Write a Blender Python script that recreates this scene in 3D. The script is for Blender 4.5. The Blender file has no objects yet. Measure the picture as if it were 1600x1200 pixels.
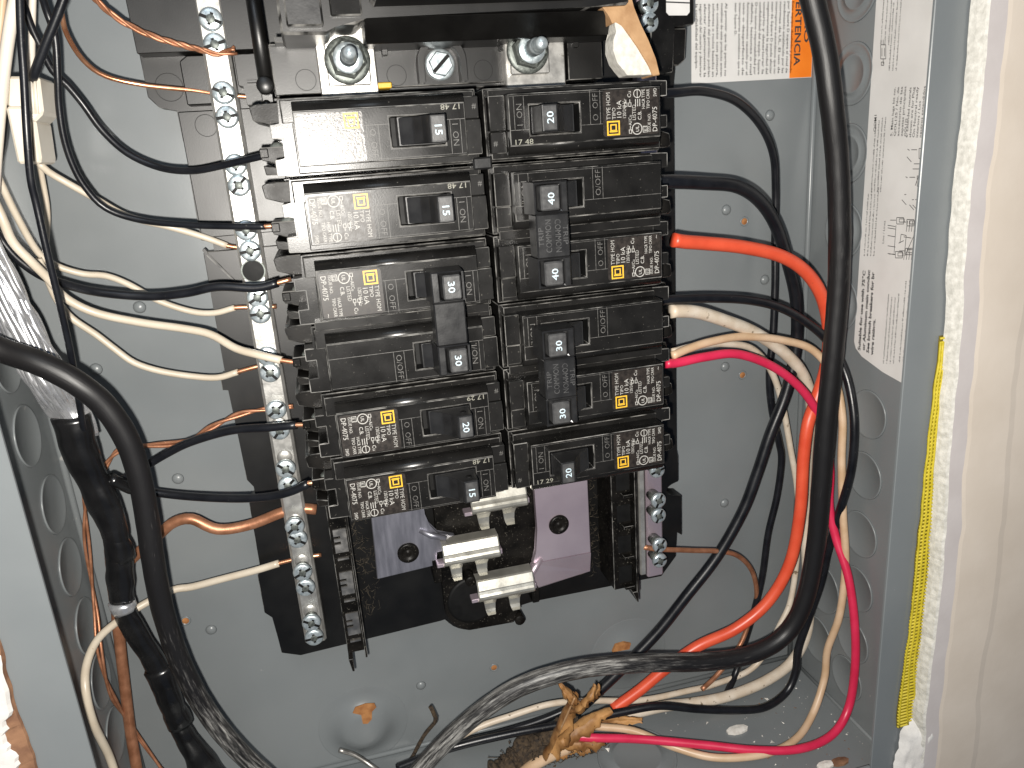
import bpy, bmesh, math, random
import numpy as np
from mathutils import Vector, Matrix, noise

# ------------------------------------------------------------------ camera, light, exposure
# Panel coordinates used throughout, in millimetres: X right, Y up, Z out of the wall.
# Blender: x = X, y = -Z, z = Y, in metres.
S = 0.001
CAM = np.array([-59.2031, -23.9095, 340.9572])
RV = (0.2820522, -0.2378024, -0.1049039)
F_PX = 1175.327
def _rot(r):
    r = np.array(r, float); t = np.linalg.norm(r); k = r/t
    K = np.array([[0,-k[2],k[1]],[k[2],0,-k[0]],[-k[1],k[0],0]])
    return np.eye(3) + math.sin(t)*K + (1-math.cos(t))*K@K
RC = _rot(RV) @ np.diag([1.,-1.,-1.])        # rows: camera right, down, forward in panel axes
def ray(px, py):
    return RC.T @ np.array([(px-800)/F_PX, (py-600)/F_PX, 1.0])
def at(px, py, z):                            # measured picture point at height z above the box back
    d = ray(px, py); t = (z-CAM[2])/d[2]; q = CAM+t*d
    return (float(q[0]), float(q[1]), float(z))
def atx(px, py, x):                           # measured picture point on a side wall
    d = ray(px, py); t = (x-CAM[0])/d[0]; q = CAM+t*d
    return (float(q[0]), float(q[1]), float(q[2]))
def aty(px, py, y):                           # measured picture point on the bottom wall
    d = ray(px, py); t = (y-CAM[1])/d[1]; q = CAM+t*d
    return (float(q[0]), float(q[1]), float(q[2]))
def stretch(v):
    c = RC @ (np.array(v)-CAM); return float((c[2]/np.linalg.norm(c))**1.5)
def depth(v):
    return float((RC @ (np.array(v)-CAM))[2])
def PB(v): return Vector((v[0]*S, -v[2]*S, v[1]*S))
def PD(v): return Vector((v[0], -v[2], v[1]))

scene = bpy.context.scene
col = scene.collection
cam_data = bpy.data.cameras.new('camera')
cam_data.sensor_width = 36.0
cam_data.lens = F_PX/1600*36.0
cam_data.clip_start = 0.01; cam_data.clip_end = 50
cam = bpy.data.objects.new('camera', cam_data); col.objects.link(cam)
right, down, fwd = PD(RC[0]), PD(RC[1]), PD(RC[2])
m = Matrix.Identity(4)
for i in range(3):
    m[i][0] = right[i]; m[i][1] = -down[i]; m[i][2] = -fwd[i]
m.translation = PB(CAM)
cam.matrix_world = m
scene.camera = cam

world = bpy.data.worlds.new('World'); scene.world = world; world.use_nodes = True
bg = world.node_tree.nodes['Background']
bg.inputs[0].default_value = (0.42, 0.64, 1.0, 1); bg.inputs[1].default_value = 0.085

# the phone's flash, a small lamp beside the lens
fl = bpy.data.lights.new('flash', 'POINT'); fl.energy = 7.9; fl.shadow_soft_size = 0.0028
fl.color = (1.0, 0.955, 0.885)
flo = bpy.data.objects.new('flash', fl); col.objects.link(flo)
flo.location = PB(CAM) + right*(-0.008) + down*0.012
# soft cool light of the room, from the upper left
ar = bpy.data.lights.new('room_light', 'AREA'); ar.energy = 2.4; ar.size = 0.45
ar.color = (0.80, 0.90, 1.0)
aro = bpy.data.objects.new('room_light', ar); col.objects.link(aro)
aro.location = PB((-240, 760, 900))
aro.rotation_euler = (PB((0,-80,0)) - aro.location).to_track_quat('-Z', 'Y').to_euler()

scene.view_settings.view_transform = 'Standard'
scene.view_settings.look = 'None'
scene.view_settings.exposure = 0.0
scene.view_settings.gamma = 1.0
scene.view_settings.use_curve_mapping = False

random.seed(7)
rng = random.Random(11)

# ------------------------------------------------------------------ materials
MATS = {}
def nodes_of(name):
    mt = bpy.data.materials.new(name); mt.use_nodes = True
    nt = mt.node_tree; b = nt.nodes['Principled BSDF']
    MATS[name] = mt
    return mt, nt, b
def noise_mat(name, c1, c2, scale=60, rough=(0.4, 0.5), metal=0.0, bump=0.0, bscale=400, detail=6,
              stretch=None, specks=None, spec=0.5, contrast=(0.35, 0.65), coat=0.0, sss=0.0):
    """two-tone procedural surface; scale is per metre; specks = (colour, scale, threshold)"""
    mt, nt, b = nodes_of(name)
    L = nt.links.new
    tc = nt.nodes.new('ShaderNodeTexCoord')
    mp = nt.nodes.new('ShaderNodeMapping')
    if stretch: mp.inputs['Scale'].default_value = stretch
    L(tc.outputs['Object'], mp.inputs['Vector'])
    n = nt.nodes.new('ShaderNodeTexNoise'); n.inputs['Scale'].default_value = scale; n.inputs['Detail'].default_value = detail
    L(mp.outputs[0], n.inputs['Vector'])
    cr = nt.nodes.new('ShaderNodeValToRGB')
    cr.color_ramp.elements[0].position = contrast[0]; cr.color_ramp.elements[0].color = (*c1, 1)
    cr.color_ramp.elements[1].position = contrast[1]; cr.color_ramp.elements[1].color = (*c2, 1)
    L(n.outputs['Fac'], cr.inputs[0])
    out = cr.outputs[0]
    mr = nt.nodes.new('ShaderNodeMapRange')
    mr.inputs['From Min'].default_value = 0.3; mr.inputs['From Max'].default_value = 0.7
    mr.inputs['To Min'].default_value = rough[0]; mr.inputs['To Max'].default_value = rough[1]
    L(n.outputs['Fac'], mr.inputs['Value'])
    L(mr.outputs[0], b.inputs['Roughness'])
    if specks:
        sc, ss, th = specks
        n2 = nt.nodes.new('ShaderNodeTexNoise'); n2.inputs['Scale'].default_value = ss; n2.inputs['Detail'].default_value = 3
        L(mp.outputs[0], n2.inputs['Vector'])
        r2 = nt.nodes.new('ShaderNodeValToRGB')
        r2.color_ramp.elements[0].position = th; r2.color_ramp.elements[0].color = (0,0,0,1)
        r2.color_ramp.elements[1].position = min(1, th+0.06); r2.color_ramp.elements[1].color = (1,1,1,1)
        L(n2.outputs['Fac'], r2.inputs[0])
        mx = nt.nodes.new('ShaderNodeMix'); mx.data_type = 'RGBA'
        L(r2.outputs[0], mx.inputs['Factor']); L(out, mx.inputs['A']); mx.inputs['B'].default_value = (*sc, 1)
        out = mx.outputs['Result']
    L(out, b.inputs['Base Color'])
    b.inputs['Metallic'].default_value = metal
    b.inputs['Specular IOR Level'].default_value = spec
    if coat: b.inputs['Coat Weight'].default_value = coat
    if bump:
        nb = nt.nodes.new('ShaderNodeTexNoise'); nb.inputs['Scale'].default_value = bscale; nb.inputs['Detail'].default_value = 4
        L(mp.outputs[0], nb.inputs['Vector'])
        bp = nt.nodes.new('ShaderNodeBump'); bp.inputs['Strength'].default_value = bump; bp.inputs['Distance'].default_value = 0.0004
        L(nb.outputs['Fac'], bp.inputs['Height']); L(bp.outputs[0], b.inputs['Normal'])
    return mt

noise_mat('enamel', (0.158,0.172,0.178), (0.186,0.200,0.205), 14, (0.28,0.35), bump=0.03, bscale=900, detail=8,
          specks=((0.30,0.30,0.29), 210, 0.73))
noise_mat('black_plastic', (0.006,0.0057,0.0054), (0.0115,0.011,0.0105), 90, (0.23,0.30), bump=0.035, bscale=2500,
          specks=((0.085,0.08,0.07), 1100, 0.69), spec=0.3)
noise_mat('dusty_plastic', (0.003,0.0028,0.0026), (0.009,0.008,0.007), 120, (0.32,0.45), bump=0.08, bscale=1800, spec=0.15,
          specks=((0.13,0.12,0.10), 1500, 0.66))
noise_mat('base_plastic', (0.002,0.0018,0.0016), (0.0045,0.0042,0.0038), 70, (0.37,0.42), bump=0.05, bscale=2600, spec=0.6)
noise_mat('worn_edge', (0.012,0.0118,0.011), (0.25,0.243,0.228), 170, (0.35,0.6), contrast=(0.40,0.70), detail=9)
noise_mat('handle_plastic', (0.009,0.009,0.0095), (0.014,0.014,0.0145), 200, (0.28,0.38), bump=0.05, bscale=1500, spec=0.6)
noise_mat('handle_face', (0.035,0.035,0.036), (0.058,0.058,0.058), 500, (0.35,0.45), bump=0.1, bscale=2500)
noise_mat('slot_black', (0.003,0.003,0.003), (0.005,0.005,0.005), 200, (0.55,0.65), spec=0.25)
noise_mat('label_matte', (0.011,0.009,0.008), (0.024,0.019,0.016), 700, (0.38,0.46), bump=0.06, bscale=3000, spec=0.4)
noise_mat('label_dark', (0.011,0.009,0.008), (0.024,0.019,0.016), 700, (0.27,0.36), bump=0.18, bscale=1500, spec=0.5)
noise_mat('print_white', (0.27,0.262,0.24), (0.42,0.41,0.385), 1500, (0.5,0.6))
noise_mat('print_blue_white', (0.34,0.42,0.47), (0.48,0.57,0.61), 1500, (0.4,0.5))
noise_mat('print_yellow', (0.58,0.33,0.02), (0.70,0.42,0.035), 1500, (0.4,0.5))
noise_mat('print_stamp', (0.16,0.155,0.125), (0.24,0.235,0.195), 1500, (0.5,0.6))
noise_mat('print_black', (0.025,0.025,0.027), (0.05,0.05,0.052), 1500, (0.5,0.6))
noise_mat('moulding', (0.05,0.048,0.045), (0.13,0.126,0.118), 900, (0.45,0.6))
noise_mat('label_white', (0.62,0.605,0.585), (0.68,0.665,0.645), 60, (0.40,0.50))
noise_mat('label_orange', (0.80,0.19,0.015), (0.86,0.23,0.02), 60, (0.4,0.5))
noise_mat('bar_metal', (0.46,0.45,0.425), (0.60,0.59,0.56), 240, (0.32,0.43), metal=0.75, bump=0.10, bscale=900,
          specks=((0.30,0.28,0.25), 420, 0.68))
noise_mat('bar_side', (0.42,0.40,0.37), (0.54,0.52,0.49), 240, (0.38,0.5), metal=1.0, bump=0.1, bscale=900)
noise_mat('zinc', (0.44,0.51,0.54), (0.64,0.70,0.72), 600, (0.28,0.42), metal=0.7, bump=0.08, bscale=1800)
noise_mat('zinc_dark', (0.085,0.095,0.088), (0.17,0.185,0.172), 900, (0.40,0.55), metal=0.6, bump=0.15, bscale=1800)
noise_mat('tin', (0.50,0.485,0.43), (0.64,0.625,0.565), 130, (0.26,0.36), metal=0.78, bump=0.05, bscale=800,
          specks=((0.34,0.32,0.27), 380, 0.70))
noise_mat('aluminium', (0.25,0.25,0.29), (0.33,0.33,0.38), 60, (0.34,0.44), metal=0.75, bump=0.04, bscale=900, stretch=(6,1,1))
noise_mat('aluminium_pink_reflection', (0.56,0.46,0.53), (0.66,0.56,0.62), 25, (0.34,0.44), metal=0.75, bump=0.04, bscale=900)  # pinkish reflection put into the base colour of silver aluminium
noise_mat('strand_metal', (0.60,0.61,0.64), (0.76,0.77,0.79), 300, (0.24,0.34), metal=0.75, bump=0.05, bscale=900)
noise_mat('copper', (0.62,0.27,0.14), (0.80,0.42,0.25), 160, (0.24,0.36), metal=0.85, bump=0.06, bscale=1200, stretch=(1,1,1))
noise_mat('aged_copper', (0.34,0.145,0.075), (0.52,0.245,0.14), 190, (0.36,0.5), metal=0.6, bump=0.12, bscale=1200)
noise_mat('wire_black', (0.005,0.0055,0.0075), (0.009,0.0098,0.0125), 140, (0.29,0.37), bump=0.06, bscale=1400,  # slight blue in the base colour stands in for bluish reflections
          specks=((0.07,0.068,0.062), 700, 0.70))
noise_mat('cable_black', (0.008,0.0075,0.0075), (0.014,0.013,0.013), 110, (0.40,0.52), bump=0.18, bscale=900,
          specks=((0.10,0.098,0.09), 620, 0.66))
noise_mat('wire_white', (0.50,0.43,0.335), (0.57,0.505,0.41), 80, (0.34,0.44), bump=0.03, bscale=900,
          specks=((0.36,0.27,0.17), 330, 0.72))
noise_mat('wire_white_dirty', (0.56,0.46,0.35), (0.68,0.60,0.50), 110, (0.38,0.48), bump=0.04, bscale=900,
          specks=((0.20,0.15,0.10), 300, 0.66))
noise_mat('wire_peach', (0.50,0.335,0.20), (0.60,0.43,0.29), 90, (0.36,0.46), bump=0.03, bscale=900)
noise_mat('wire_red', (0.62,0.070,0.030), (0.70,0.095,0.042), 90, (0.34,0.44), bump=0.04, bscale=900,
          specks=((0.30,0.03,0.015), 420, 0.70))
noise_mat('wire_pink', (0.54,0.018,0.062), (0.62,0.026,0.082), 90, (0.34,0.44), bump=0.04, bscale=900)
noise_mat('tape', (0.006,0.006,0.0065), (0.010,0.010,0.0105), 110, (0.16,0.30), bump=0.3, bscale=130, spec=0.6)
noise_mat('connector_cream', (0.62,0.56,0.46), (0.69,0.635,0.54), 60, (0.28,0.38), spec=0.55)
noise_mat('sheath_white', (0.60,0.54,0.46), (0.68,0.62,0.54), 50, (0.35,0.45))
noise_mat('paint_beige', (0.61,0.53,0.445), (0.66,0.58,0.495), 30, (0.5,0.6), bump=0.22, bscale=120, detail=8)
noise_mat('paper_lilac', (0.52,0.475,0.46), (0.57,0.525,0.51), 50, (0.7,0.8), bump=0.1, bscale=400)
noise_mat('gypsum', (0.48,0.465,0.42), (0.64,0.62,0.57), 420, (0.8,0.95), bump=0.6, bscale=700, detail=8)
noise_mat('plaster', (0.56,0.54,0.515), (0.70,0.68,0.65), 90, (0.7,0.85), bump=0.9, bscale=160, detail=8)
noise_mat('kraft', (0.30,0.165,0.075), (0.42,0.255,0.13), 150, (0.75,0.9), bump=0.5, bscale=700)
noise_mat('torn_brown', (0.12,0.055,0.03), (0.25,0.13,0.07), 150, (0.8,0.9), bump=0.9, bscale=300)
noise_mat('mesh_yellow', (0.44,0.35,0.012), (0.56,0.45,0.03), 220, (0.5,0.6))
noise_mat('mesh_dark', (0.10,0.075,0.008), (0.17,0.13,0.015), 300, (0.7,0.8))
noise_mat('rust', (0.26,0.10,0.03), (0.42,0.19,0.065), 260, (0.75,0.9), bump=0.4, bscale=700)
noise_mat('leaf', (0.13,0.05,0.014), (0.44,0.235,0.085), 90, (0.5,0.65), bump=0.5, bscale=450,
          specks=((0.14,0.06,0.018), 420, 0.66))
noise_mat('dirt', (0.018,0.012,0.008), (0.075,0.05,0.028), 500, (0.85,0.95), bump=1.0, bscale=900)
noise_mat('chip_white', (0.60,0.57,0.52), (0.74,0.71,0.66), 500, (0.8,0.9), bump=0.5)
noise_mat('fibre', (0.07,0.055,0.038), (0.17,0.14,0.10), 500, (0.8,0.9))
# scuffed service cable: pale scratches run along it
def scuffed(name):
    mt, nt, b = nodes_of(name); L = nt.links.new
    uv = nt.nodes.new('ShaderNodeAttribute'); uv.attribute_name = 'along'; uv.attribute_type = 'GEOMETRY'
    mp = nt.nodes.new('ShaderNodeMapping'); mp.inputs['Scale'].default_value = (26, 1.5, 1)
    L(uv.outputs['Vector'], mp.inputs['Vector'])
    n = nt.nodes.new('ShaderNodeTexNoise'); n.inputs['Scale'].default_value = 0.55; n.inputs['Detail'].default_value = 9; n.inputs['Roughness'].default_value = 0.72
    L(mp.outputs[0], n.inputs['Vector'])
    mp2 = nt.nodes.new('ShaderNodeMapping'); mp2.inputs['Scale'].default_value = (1.2, 0.30, 1)
    L(uv.outputs['Vector'], mp2.inputs['Vector'])
    n2 = nt.nodes.new('ShaderNodeTexNoise'); n2.inputs['Scale'].default_value = 0.35; n2.inputs['Detail'].default_value = 3
    L(mp2.outputs[0], n2.inputs['Vector'])
    at2 = nt.nodes.new('ShaderNodeAttribute'); at2.attribute_name = 'scuff'; at2.attribute_type = 'GEOMETRY'
    ml = nt.nodes.new('ShaderNodeMath'); ml.operation = 'MULTIPLY'
    ml.operation = 'MULTIPLY_ADD'; L(n2.outputs['Fac'], ml.inputs[0]); ml.inputs[1].default_value = 0.85; L(n.outputs['Fac'], ml.inputs[2])
    sc_ = nt.nodes.new('ShaderNodeMath'); sc_.operation = 'MULTIPLY_ADD'
    L(at2.outputs['Fac'], sc_.inputs[0]); sc_.inputs[1].default_value = 0.42; sc_.inputs[2].default_value = 0.52
    ad = nt.nodes.new('ShaderNodeMath'); ad.operation = 'MULTIPLY'
    L(ml.outputs[0], ad.inputs[0]); L(sc_.outputs[0], ad.inputs[1])
    cr = nt.nodes.new('ShaderNodeValToRGB')
    cr.color_ramp.elements[0].position = 0.70; cr.color_ramp.elements[0].color = (0.008,0.0075,0.008,1)
    cr.color_ramp.elements[1].position = 0.96; cr.color_ramp.elements[1].color = (0.42,0.41,0.385,1)
    e = cr.color_ramp.elements.new(0.78); e.color = (0.055,0.053,0.051,1)
    L(ad.outputs[0], cr.inputs[0]); L(cr.outputs[0], b.inputs['Base Color'])
    b.inputs['Roughness'].default_value = 0.45
    bp = nt.nodes.new('ShaderNodeBump'); bp.inputs['Strength'].default_value = 0.25; bp.inputs['Distance'].default_value = 0.0004
    L(n.outputs['Fac'], bp.inputs['Height']); L(bp.outputs[0], b.inputs['Normal'])
scuffed('scuffed_cable')

# ------------------------------------------------------------------ mesh building (millimetres, panel axes)
class MB:
    def __init__(self): self.v=[]; self.f=[]; self.m=[]; self.s=[]; self.attr=[]
    def add(self, verts, faces, mat=0, smooth=False, attr=None):
        o = len(self.v); self.v += [tuple(a) for a in verts]
        for k, f in enumerate(faces):
            self.f.append(tuple(i+o for i in f))
            self.m.append(mat[k] if isinstance(mat, (list,tuple)) else mat)
            self.s.append(smooth)
        self.attr += attr if attr else [(0,0,0)]*len(verts)
        return self
    def _bm(self, bm, bev, mat, wear, smooth=False):
        if bev:
            bmesh.ops.bevel(bm, geom=bm.edges[:], offset=bev, segments=1, profile=0.5, affect='EDGES',
                            material=(-1 if wear is None else wear), clamp_overlap=True)
        bm.verts.index_update()
        self.add([v.co[:] for v in bm.verts], [[v.index for v in f.verts] for f in bm.faces],
                 [ (f.material_index if wear is not None and f.material_index==wear else mat) for f in bm.faces], smooth)
        bm.free(); return self
    def prism(self, poly, z0, z1, bev=0, mat=0, wear=None, top=None, axis='z'):
        """polygon extruded from z0 to z1; top = (sx, sy, dx, dy) inset; axis 'z','x','y'"""
        bm = bmesh.new(); n = len(poly)
        area = sum(poly[i][0]*poly[(i+1)%n][1]-poly[(i+1)%n][0]*poly[i][1] for i in range(n))
        if area < 0: poly = poly[::-1]
        tp = top if top else poly
        if top and area < 0: tp = top[::-1]
        def mk(a, b, c):
            return (a,b,c) if axis=='z' else ((c,a,b) if axis=='x' else (b,c,a))
        lo = [bm.verts.new(mk(x,y,z0)) for x,y in poly]; hi = [bm.verts.new(mk(x,y,z1)) for x,y in tp]
        bm.faces.new(lo[::-1]); bm.faces.new(hi)
        for i in range(n): bm.faces.new((lo[i], lo[(i+1)%n], hi[(i+1)%n], hi[i]))
        return self._bm(bm, bev, mat, wear)
    def box(self, x0,x1,y0,y1,z0,z1, bev=0, mat=0, wear=None, top=None):
        """top = (x0,x1,y0,y1) of the top face"""
        t = None
        if top: t = [(top[0],top[2]),(top[1],top[2]),(top[1],top[3]),(top[0],top[3])]
        return self.prism([(x0,y0),(x1,y0),(x1,y1),(x0,y1)], z0, z1, bev, mat, wear, t)
    def ring_block(self, o, i, z0, z1, zf, bev=0, mat=0, wear=None, ob=None, floor=None):
        """block with a recess: o outer top rect, i recess rect, ob outer bottom rect, zf recess floor"""
        ob = ob or o
        R = lambda r, z: [(r[0],r[2],z),(r[1],r[2],z),(r[1],r[3],z),(r[0],r[3],z)]
        bm = bmesh.new()
        A = [bm.verts.new(q) for q in R(ob,z0)]; B = [bm.verts.new(q) for q in R(o,z1)]
        C = [bm.verts.new(q) for q in R(i,z1)]; D = [bm.verts.new(q) for q in R(i,zf)]
        bm.faces.new(A[::-1])
        for k in range(4):
            n = (k+1)%4
            bm.faces.new((A[k],A[n],B[n],B[k])); bm.faces.new((B[k],B[n],C[n],C[k]))
            f = bm.faces.new((C[k],C[n],D[n],D[k]))
            if floor is not None: f.material_index = floor
        f = bm.faces.new(D)
        if floor is not None: f.material_index = floor
        if bev:
            es = [e for e in bm.edges if not any(v in A for v in e.verts) and not all(v in D for v in e.verts)
                  and not ((e.verts[0] in B) != (e.verts[1] in B) and any(v in C for v in e.verts))]
            bmesh.ops.bevel(bm, geom=es, offset=bev, segments=1, profile=0.5, affect='EDGES', material=(-1 if wear is None else wear))
        bm.verts.index_update()
        self.add([v.co[:] for v in bm.verts], [[v.index for v in f.verts] for f in bm.faces],
                 [(f.material_index if f.material_index else mat) for f in bm.faces])
        bm.free(); return self
    def lathe(self, c, prof, axis=(0,0,1), n=24, mat=0, smooth=True, phase=0.0, sx=1.0):
        """prof = [(r, h)...] along axis from c"""
        a = Vector(axis).normalized()
        t = Vector((1,0,0)) if abs(a.x) < 0.9 else Vector((0,1,0))
        u = a.cross(t).normalized(); w = a.cross(u)
        vs=[]; fs=[]
        for r,h in prof:
            for k in range(n):
                an = 2*math.pi*k/n+phase
                q = Vector(c)+a*h+(u*math.cos(an)*sx+w*math.sin(an))*r
                vs.append(q[:])
        for j in range(len(prof)-1):
            for k in range(n):
                k2=(k+1)%n
                fs.append((j*n+k, j*n+k2, (j+1)*n+k2, (j+1)*n+k))
        if prof[-1][0] > 1e-6: fs.append(tuple((len(prof)-1)*n+k for k in range(n)))
        if prof[0][0] > 1e-6: fs.append(tuple(k for k in range(n))[::-1])
        return self.add(vs, fs, mat, smooth)
    def cyl(self, c, r, h, axis=(0,0,1), n=20, bev=0.15, mat=0, phase=0.0):
        return self.lathe(c, [(r,0),(r,h-bev),(r-bev,h)], axis, n, mat, False if n<=8 else True, phase)
    def tube(self, pts, r, n=14, mat=0, caps=True, scuff=None, wob=0.0, flat=None, rough_end=0.0):
        """pts dense polyline; r number or list; scuff list of 0..1 per point"""
        P=[Vector(p) for p in pts]; vs=[]; fs=[]; at_=[]; N=len(P)
        prev=None; L=0.0
        for j in range(N):
            t=(P[min(j+1,N-1)]-P[max(j-1,0)]).normalized()
            if prev is None:
                ref=Vector((0,0,1)) if abs(t.z)<0.9 else Vector((0,1,0)); u=t.cross(ref).normalized()
            else: u=(prev-t*prev.dot(t)).normalized()
            prev=u; w=t.cross(u)
            if j: L+=(P[j]-P[j-1]).length
            rr=r[j] if isinstance(r,(list,tuple)) else r
            for k in range(n):
                an=2*math.pi*k/n
                f=1.0+(wob*noise.noise(Vector((P[j].x*0.15+k*0.3,P[j].y*0.15,P[j].z*0.15))) if wob else 0)
                e=Vector((0,0,0))
                if rough_end and j in (0,N-1): e=t*rng.uniform(-rough_end,rough_end)
                fx = flat[j] if flat else 1.0
                vs.append((P[j]+(u*math.cos(an)*fx+w*math.sin(an)/max(fx,0.6))*rr*f+e)[:])
                at_.append((k/n*2-abs(k/n*2-1)*0, L*0.1, scuff[j] if scuff else 0.0))
        for j in range(N-1):
            for k in range(n):
                k2=(k+1)%n; fs.append((j*n+k,j*n+k2,(j+1)*n+k2,(j+1)*n+k))
        if caps: fs.append(tuple(range(n))[::-1]); fs.append(tuple((N-1)*n+k for k in range(n)))
        return self.add(vs, fs, mat, True, at_)
    def poly(self, pts, mat=0):
        return self.add(pts, [tuple(range(len(pts)))], mat)
    def strip(self, a, b, w, z, h=0.12, mat=0):
        """thin raised line from a to b on a face of height z"""
        d=Vector((b[0]-a[0],b[1]-a[1])); l=d.length
        if l<1e-6: return self
        d/=l; n=Vector((-d.y,d.x))*w/2
        q=[(a[0]-n.x,a[1]-n.y),(b[0]-n.x,b[1]-n.y),(b[0]+n.x,b[1]+n.y),(a[0]+n.x,a[1]+n.y)]
        return self.prism(q, z-0.05, z+h, 0, mat)
    def rect_ring(self, x0,x1,y0,y1,w,z,h=0.12,mat=0):
        self.strip((x0,y0+w/2),(x1,y0+w/2),w,z,h,mat); self.strip((x0,y1-w/2),(x1,y1-w/2),w,z,h,mat)
        self.strip((x0+w/2,y0+w),(x0+w/2,y1-w),w,z,h,mat); self.strip((x1-w/2,y0+w),(x1-w/2,y1-w),w,z,h,mat)
        return self
    def circle(self, c, r, w, z, h=0.12, mat=0, n=20):
        vs=[];fs=[]
        for k in range(n):
            an=2*math.pi*k/n
            for rr in (r-w/2,r+w/2): vs.append((c[0]+rr*math.cos(an),c[1]+rr*math.sin(an),z+h))
        for k in range(n):
            a=2*k;b2=2*((k+1)%n); fs.append((a,a+1,b2+1,b2))
        return self.add(vs,fs,mat)
    def text(self, s, o, d, up, size, mat=0, sx=1.0, bold=0.0, width=None, align='l'):
        """flat lettering: o start point, d reading direction, up letter-up direction (panel vectors)"""
        vs, fs, w = glyphs(s, bold)
        if not vs: return self
        k = size; kx = size*sx
        if width: kx = width/max(w,1e-6)
        d=Vector(d).normalized(); up=Vector(up).normalized(); o=Vector(o)
        if align=='c': o = o - d*(w*kx/2)
        return self.add([(o+d*(x*kx)+up*(y*k))[:] for x,y in vs], fs, mat)
    def build(self, name, mats, parent=None, origin=(0,0,0)):
        me=bpy.data.meshes.new(name)
        o=Vector(origin)
        me.from_pydata([PB(Vector(q)-o)[:] for q in self.v], [], self.f)
        if isinstance(mats,str): mats=[mats]
        for mn in mats: me.materials.append(MATS[mn])
        me.polygons.foreach_set('material_index', self.m)
        me.polygons.foreach_set('use_smooth', self.s)
        if any(a!=(0,0,0) for a in self.attr):
            a=me.attributes.new('along','FLOAT_VECTOR','POINT')
            a.data.foreach_set('vector',[c for q in self.attr for c in (q[0],q[1],0.0)])
            a2=me.attributes.new('scuff','FLOAT','POINT'); a2.data.foreach_set('value',[q[2] for q in self.attr])
        me.update()
        ob=bpy.data.objects.new(name,me); col.objects.link(ob)
        if parent: ob.parent=parent
        else: ob.location=PB(origin)
        return ob

GLY={}
def glyphs(s, bold=0.0):
    key=(s,bold)
    if key in GLY: return GLY[key]
    cu=bpy.data.curves.new('t','FONT'); cu.body=s; cu.size=1.0; cu.resolution_u=2; cu.offset=bold
    ob=bpy.data.objects.new('t',cu); col.objects.link(ob)
    me=ob.to_mesh()
    vs=[(v.co.x,v.co.y) for v in me.vertices]; fs=[tuple(p.vertices) for p in me.polygons]
    ob.to_mesh_clear(); bpy.data.objects.remove(ob); bpy.data.curves.remove(cu)
    w=max([v[0] for v in vs]) if vs else 0
    GLY[key]=(vs,fs,w); return GLY[key]

def tag(o, label, cat=None, group=None, kind=None):
    if label: o['label']=label
    if cat: o['category']=cat
    if group: o['group']=group
    if kind: o['kind']=kind
    return o
def thing(name, label, cat, origin, group=None, rot=0.0):
    o=bpy.data.objects.new(name,None); col.objects.link(o); o.empty_display_size=0.01
    o.location=PB(origin); o.rotation_euler=(0,-rot,0)
    return tag(o,label,cat,group)
def smooth_path(pts, step=2.0):
    """Catmull-Rom through the given points, resampled"""
    P=[Vector(p) for p in pts]; out=[]
    Q=[P[0]*2-P[1]]+P+[P[-1]*2-P[-2]]
    for i in range(1,len(Q)-2):
        p0,p1,p2,p3=Q[i-1],Q[i],Q[i+1],Q[i+2]
        n=max(2,int((p2-p1).length/step))
        for k in range(n):
            t=k/n
            out.append(0.5*((2*p1)+(p2-p0)*t+(2*p0-5*p1+4*p2-p3)*t*t+(3*p1-p0-3*p2+p3)*t*t*t))
    out.append(P[-1]); return out
def resample_circle(c, r, n, a0=0, a1=2*math.pi):
    return [(c[0]+r*math.cos(a0+(a1-a0)*k/n), c[1]+r*math.sin(a0+(a1-a0)*k/n)) for k in range(n)]

# ------------------------------------------------------------------ the wall around the box (setting)
W=181.0; D=95.0; YB=-325.0; YT=210.0; LIP=20.0
def wavy(x, y, a, s=0.05, seed=0.0):
    return x + a*noise.noise(Vector((seed, y*s, 0.3))) + 0.4*a*noise.noise(Vector((seed+9, y*s*4, 0.7)))
def wall_side(sign, edge, zf):
    """plasterboard slab beside the box; edge(y) gives its ragged inner edge"""
    b=MB(); ys=list(np.arange(YB-60, YT+1, 2.5)); far=sign*560
    vs=[];fs=[];mt=[]
    for y in ys:
        e=edge(y); j=0.6*noise.noise(Vector((y*0.3,sign,0)))
        vs += [(e,y,D+0.8),(e+sign*(0.5+j*0.5),y,(D+zf)/2),(e+sign*(1.4+j),y,zf-0.6),(e+sign*2.4,y,zf),(e+sign*9.5+1.2*noise.noise(Vector((y*.05,4+sign,0))),y,zf+0.05),
               (e+sign*11.3+1.2*noise.noise(Vector((y*.05,4+sign,0))),y,zf+0.25),(e+sign*(30+3*noise.noise(Vector((y*.02,2,0)))),y,zf+0.7),(e+sign*(33+3*noise.noise(Vector((y*.02,2,0)))),y,zf+0.45),(far,y,zf+0.3)]
    n=9
    for j in range(len(ys)-1):
        for k in range(n-1):
            q=(j*n+k,j*n+k+1,(j+1)*n+k+1,(j+1)*n+k)
            fs.append(q if sign>0 else q[::-1]); mt.append(0 if k<3 else (1 if k==3 else 2))
    b.add(vs,fs,mt,False)
    return b
redge=lambda y: wavy(175.6+5.4*max(0,min(1,(-y-60)/150)), y, 1.4, 0.03, 3.0)
o=wall_side(1, redge, 102.2).build('wall_right', ['gypsum','paper_lilac','paint_beige'])
tag(o,'beige painted plasterboard wall to the right of the grey box','wall',None,'structure')
ledge=lambda y: wavy(-178.0, y, 2.0, 0.04, 7.0)
b=MB(); ys=list(np.arange(YB-60,YT+1,1.6)); vs=[];fs=[];mt=[]
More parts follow.
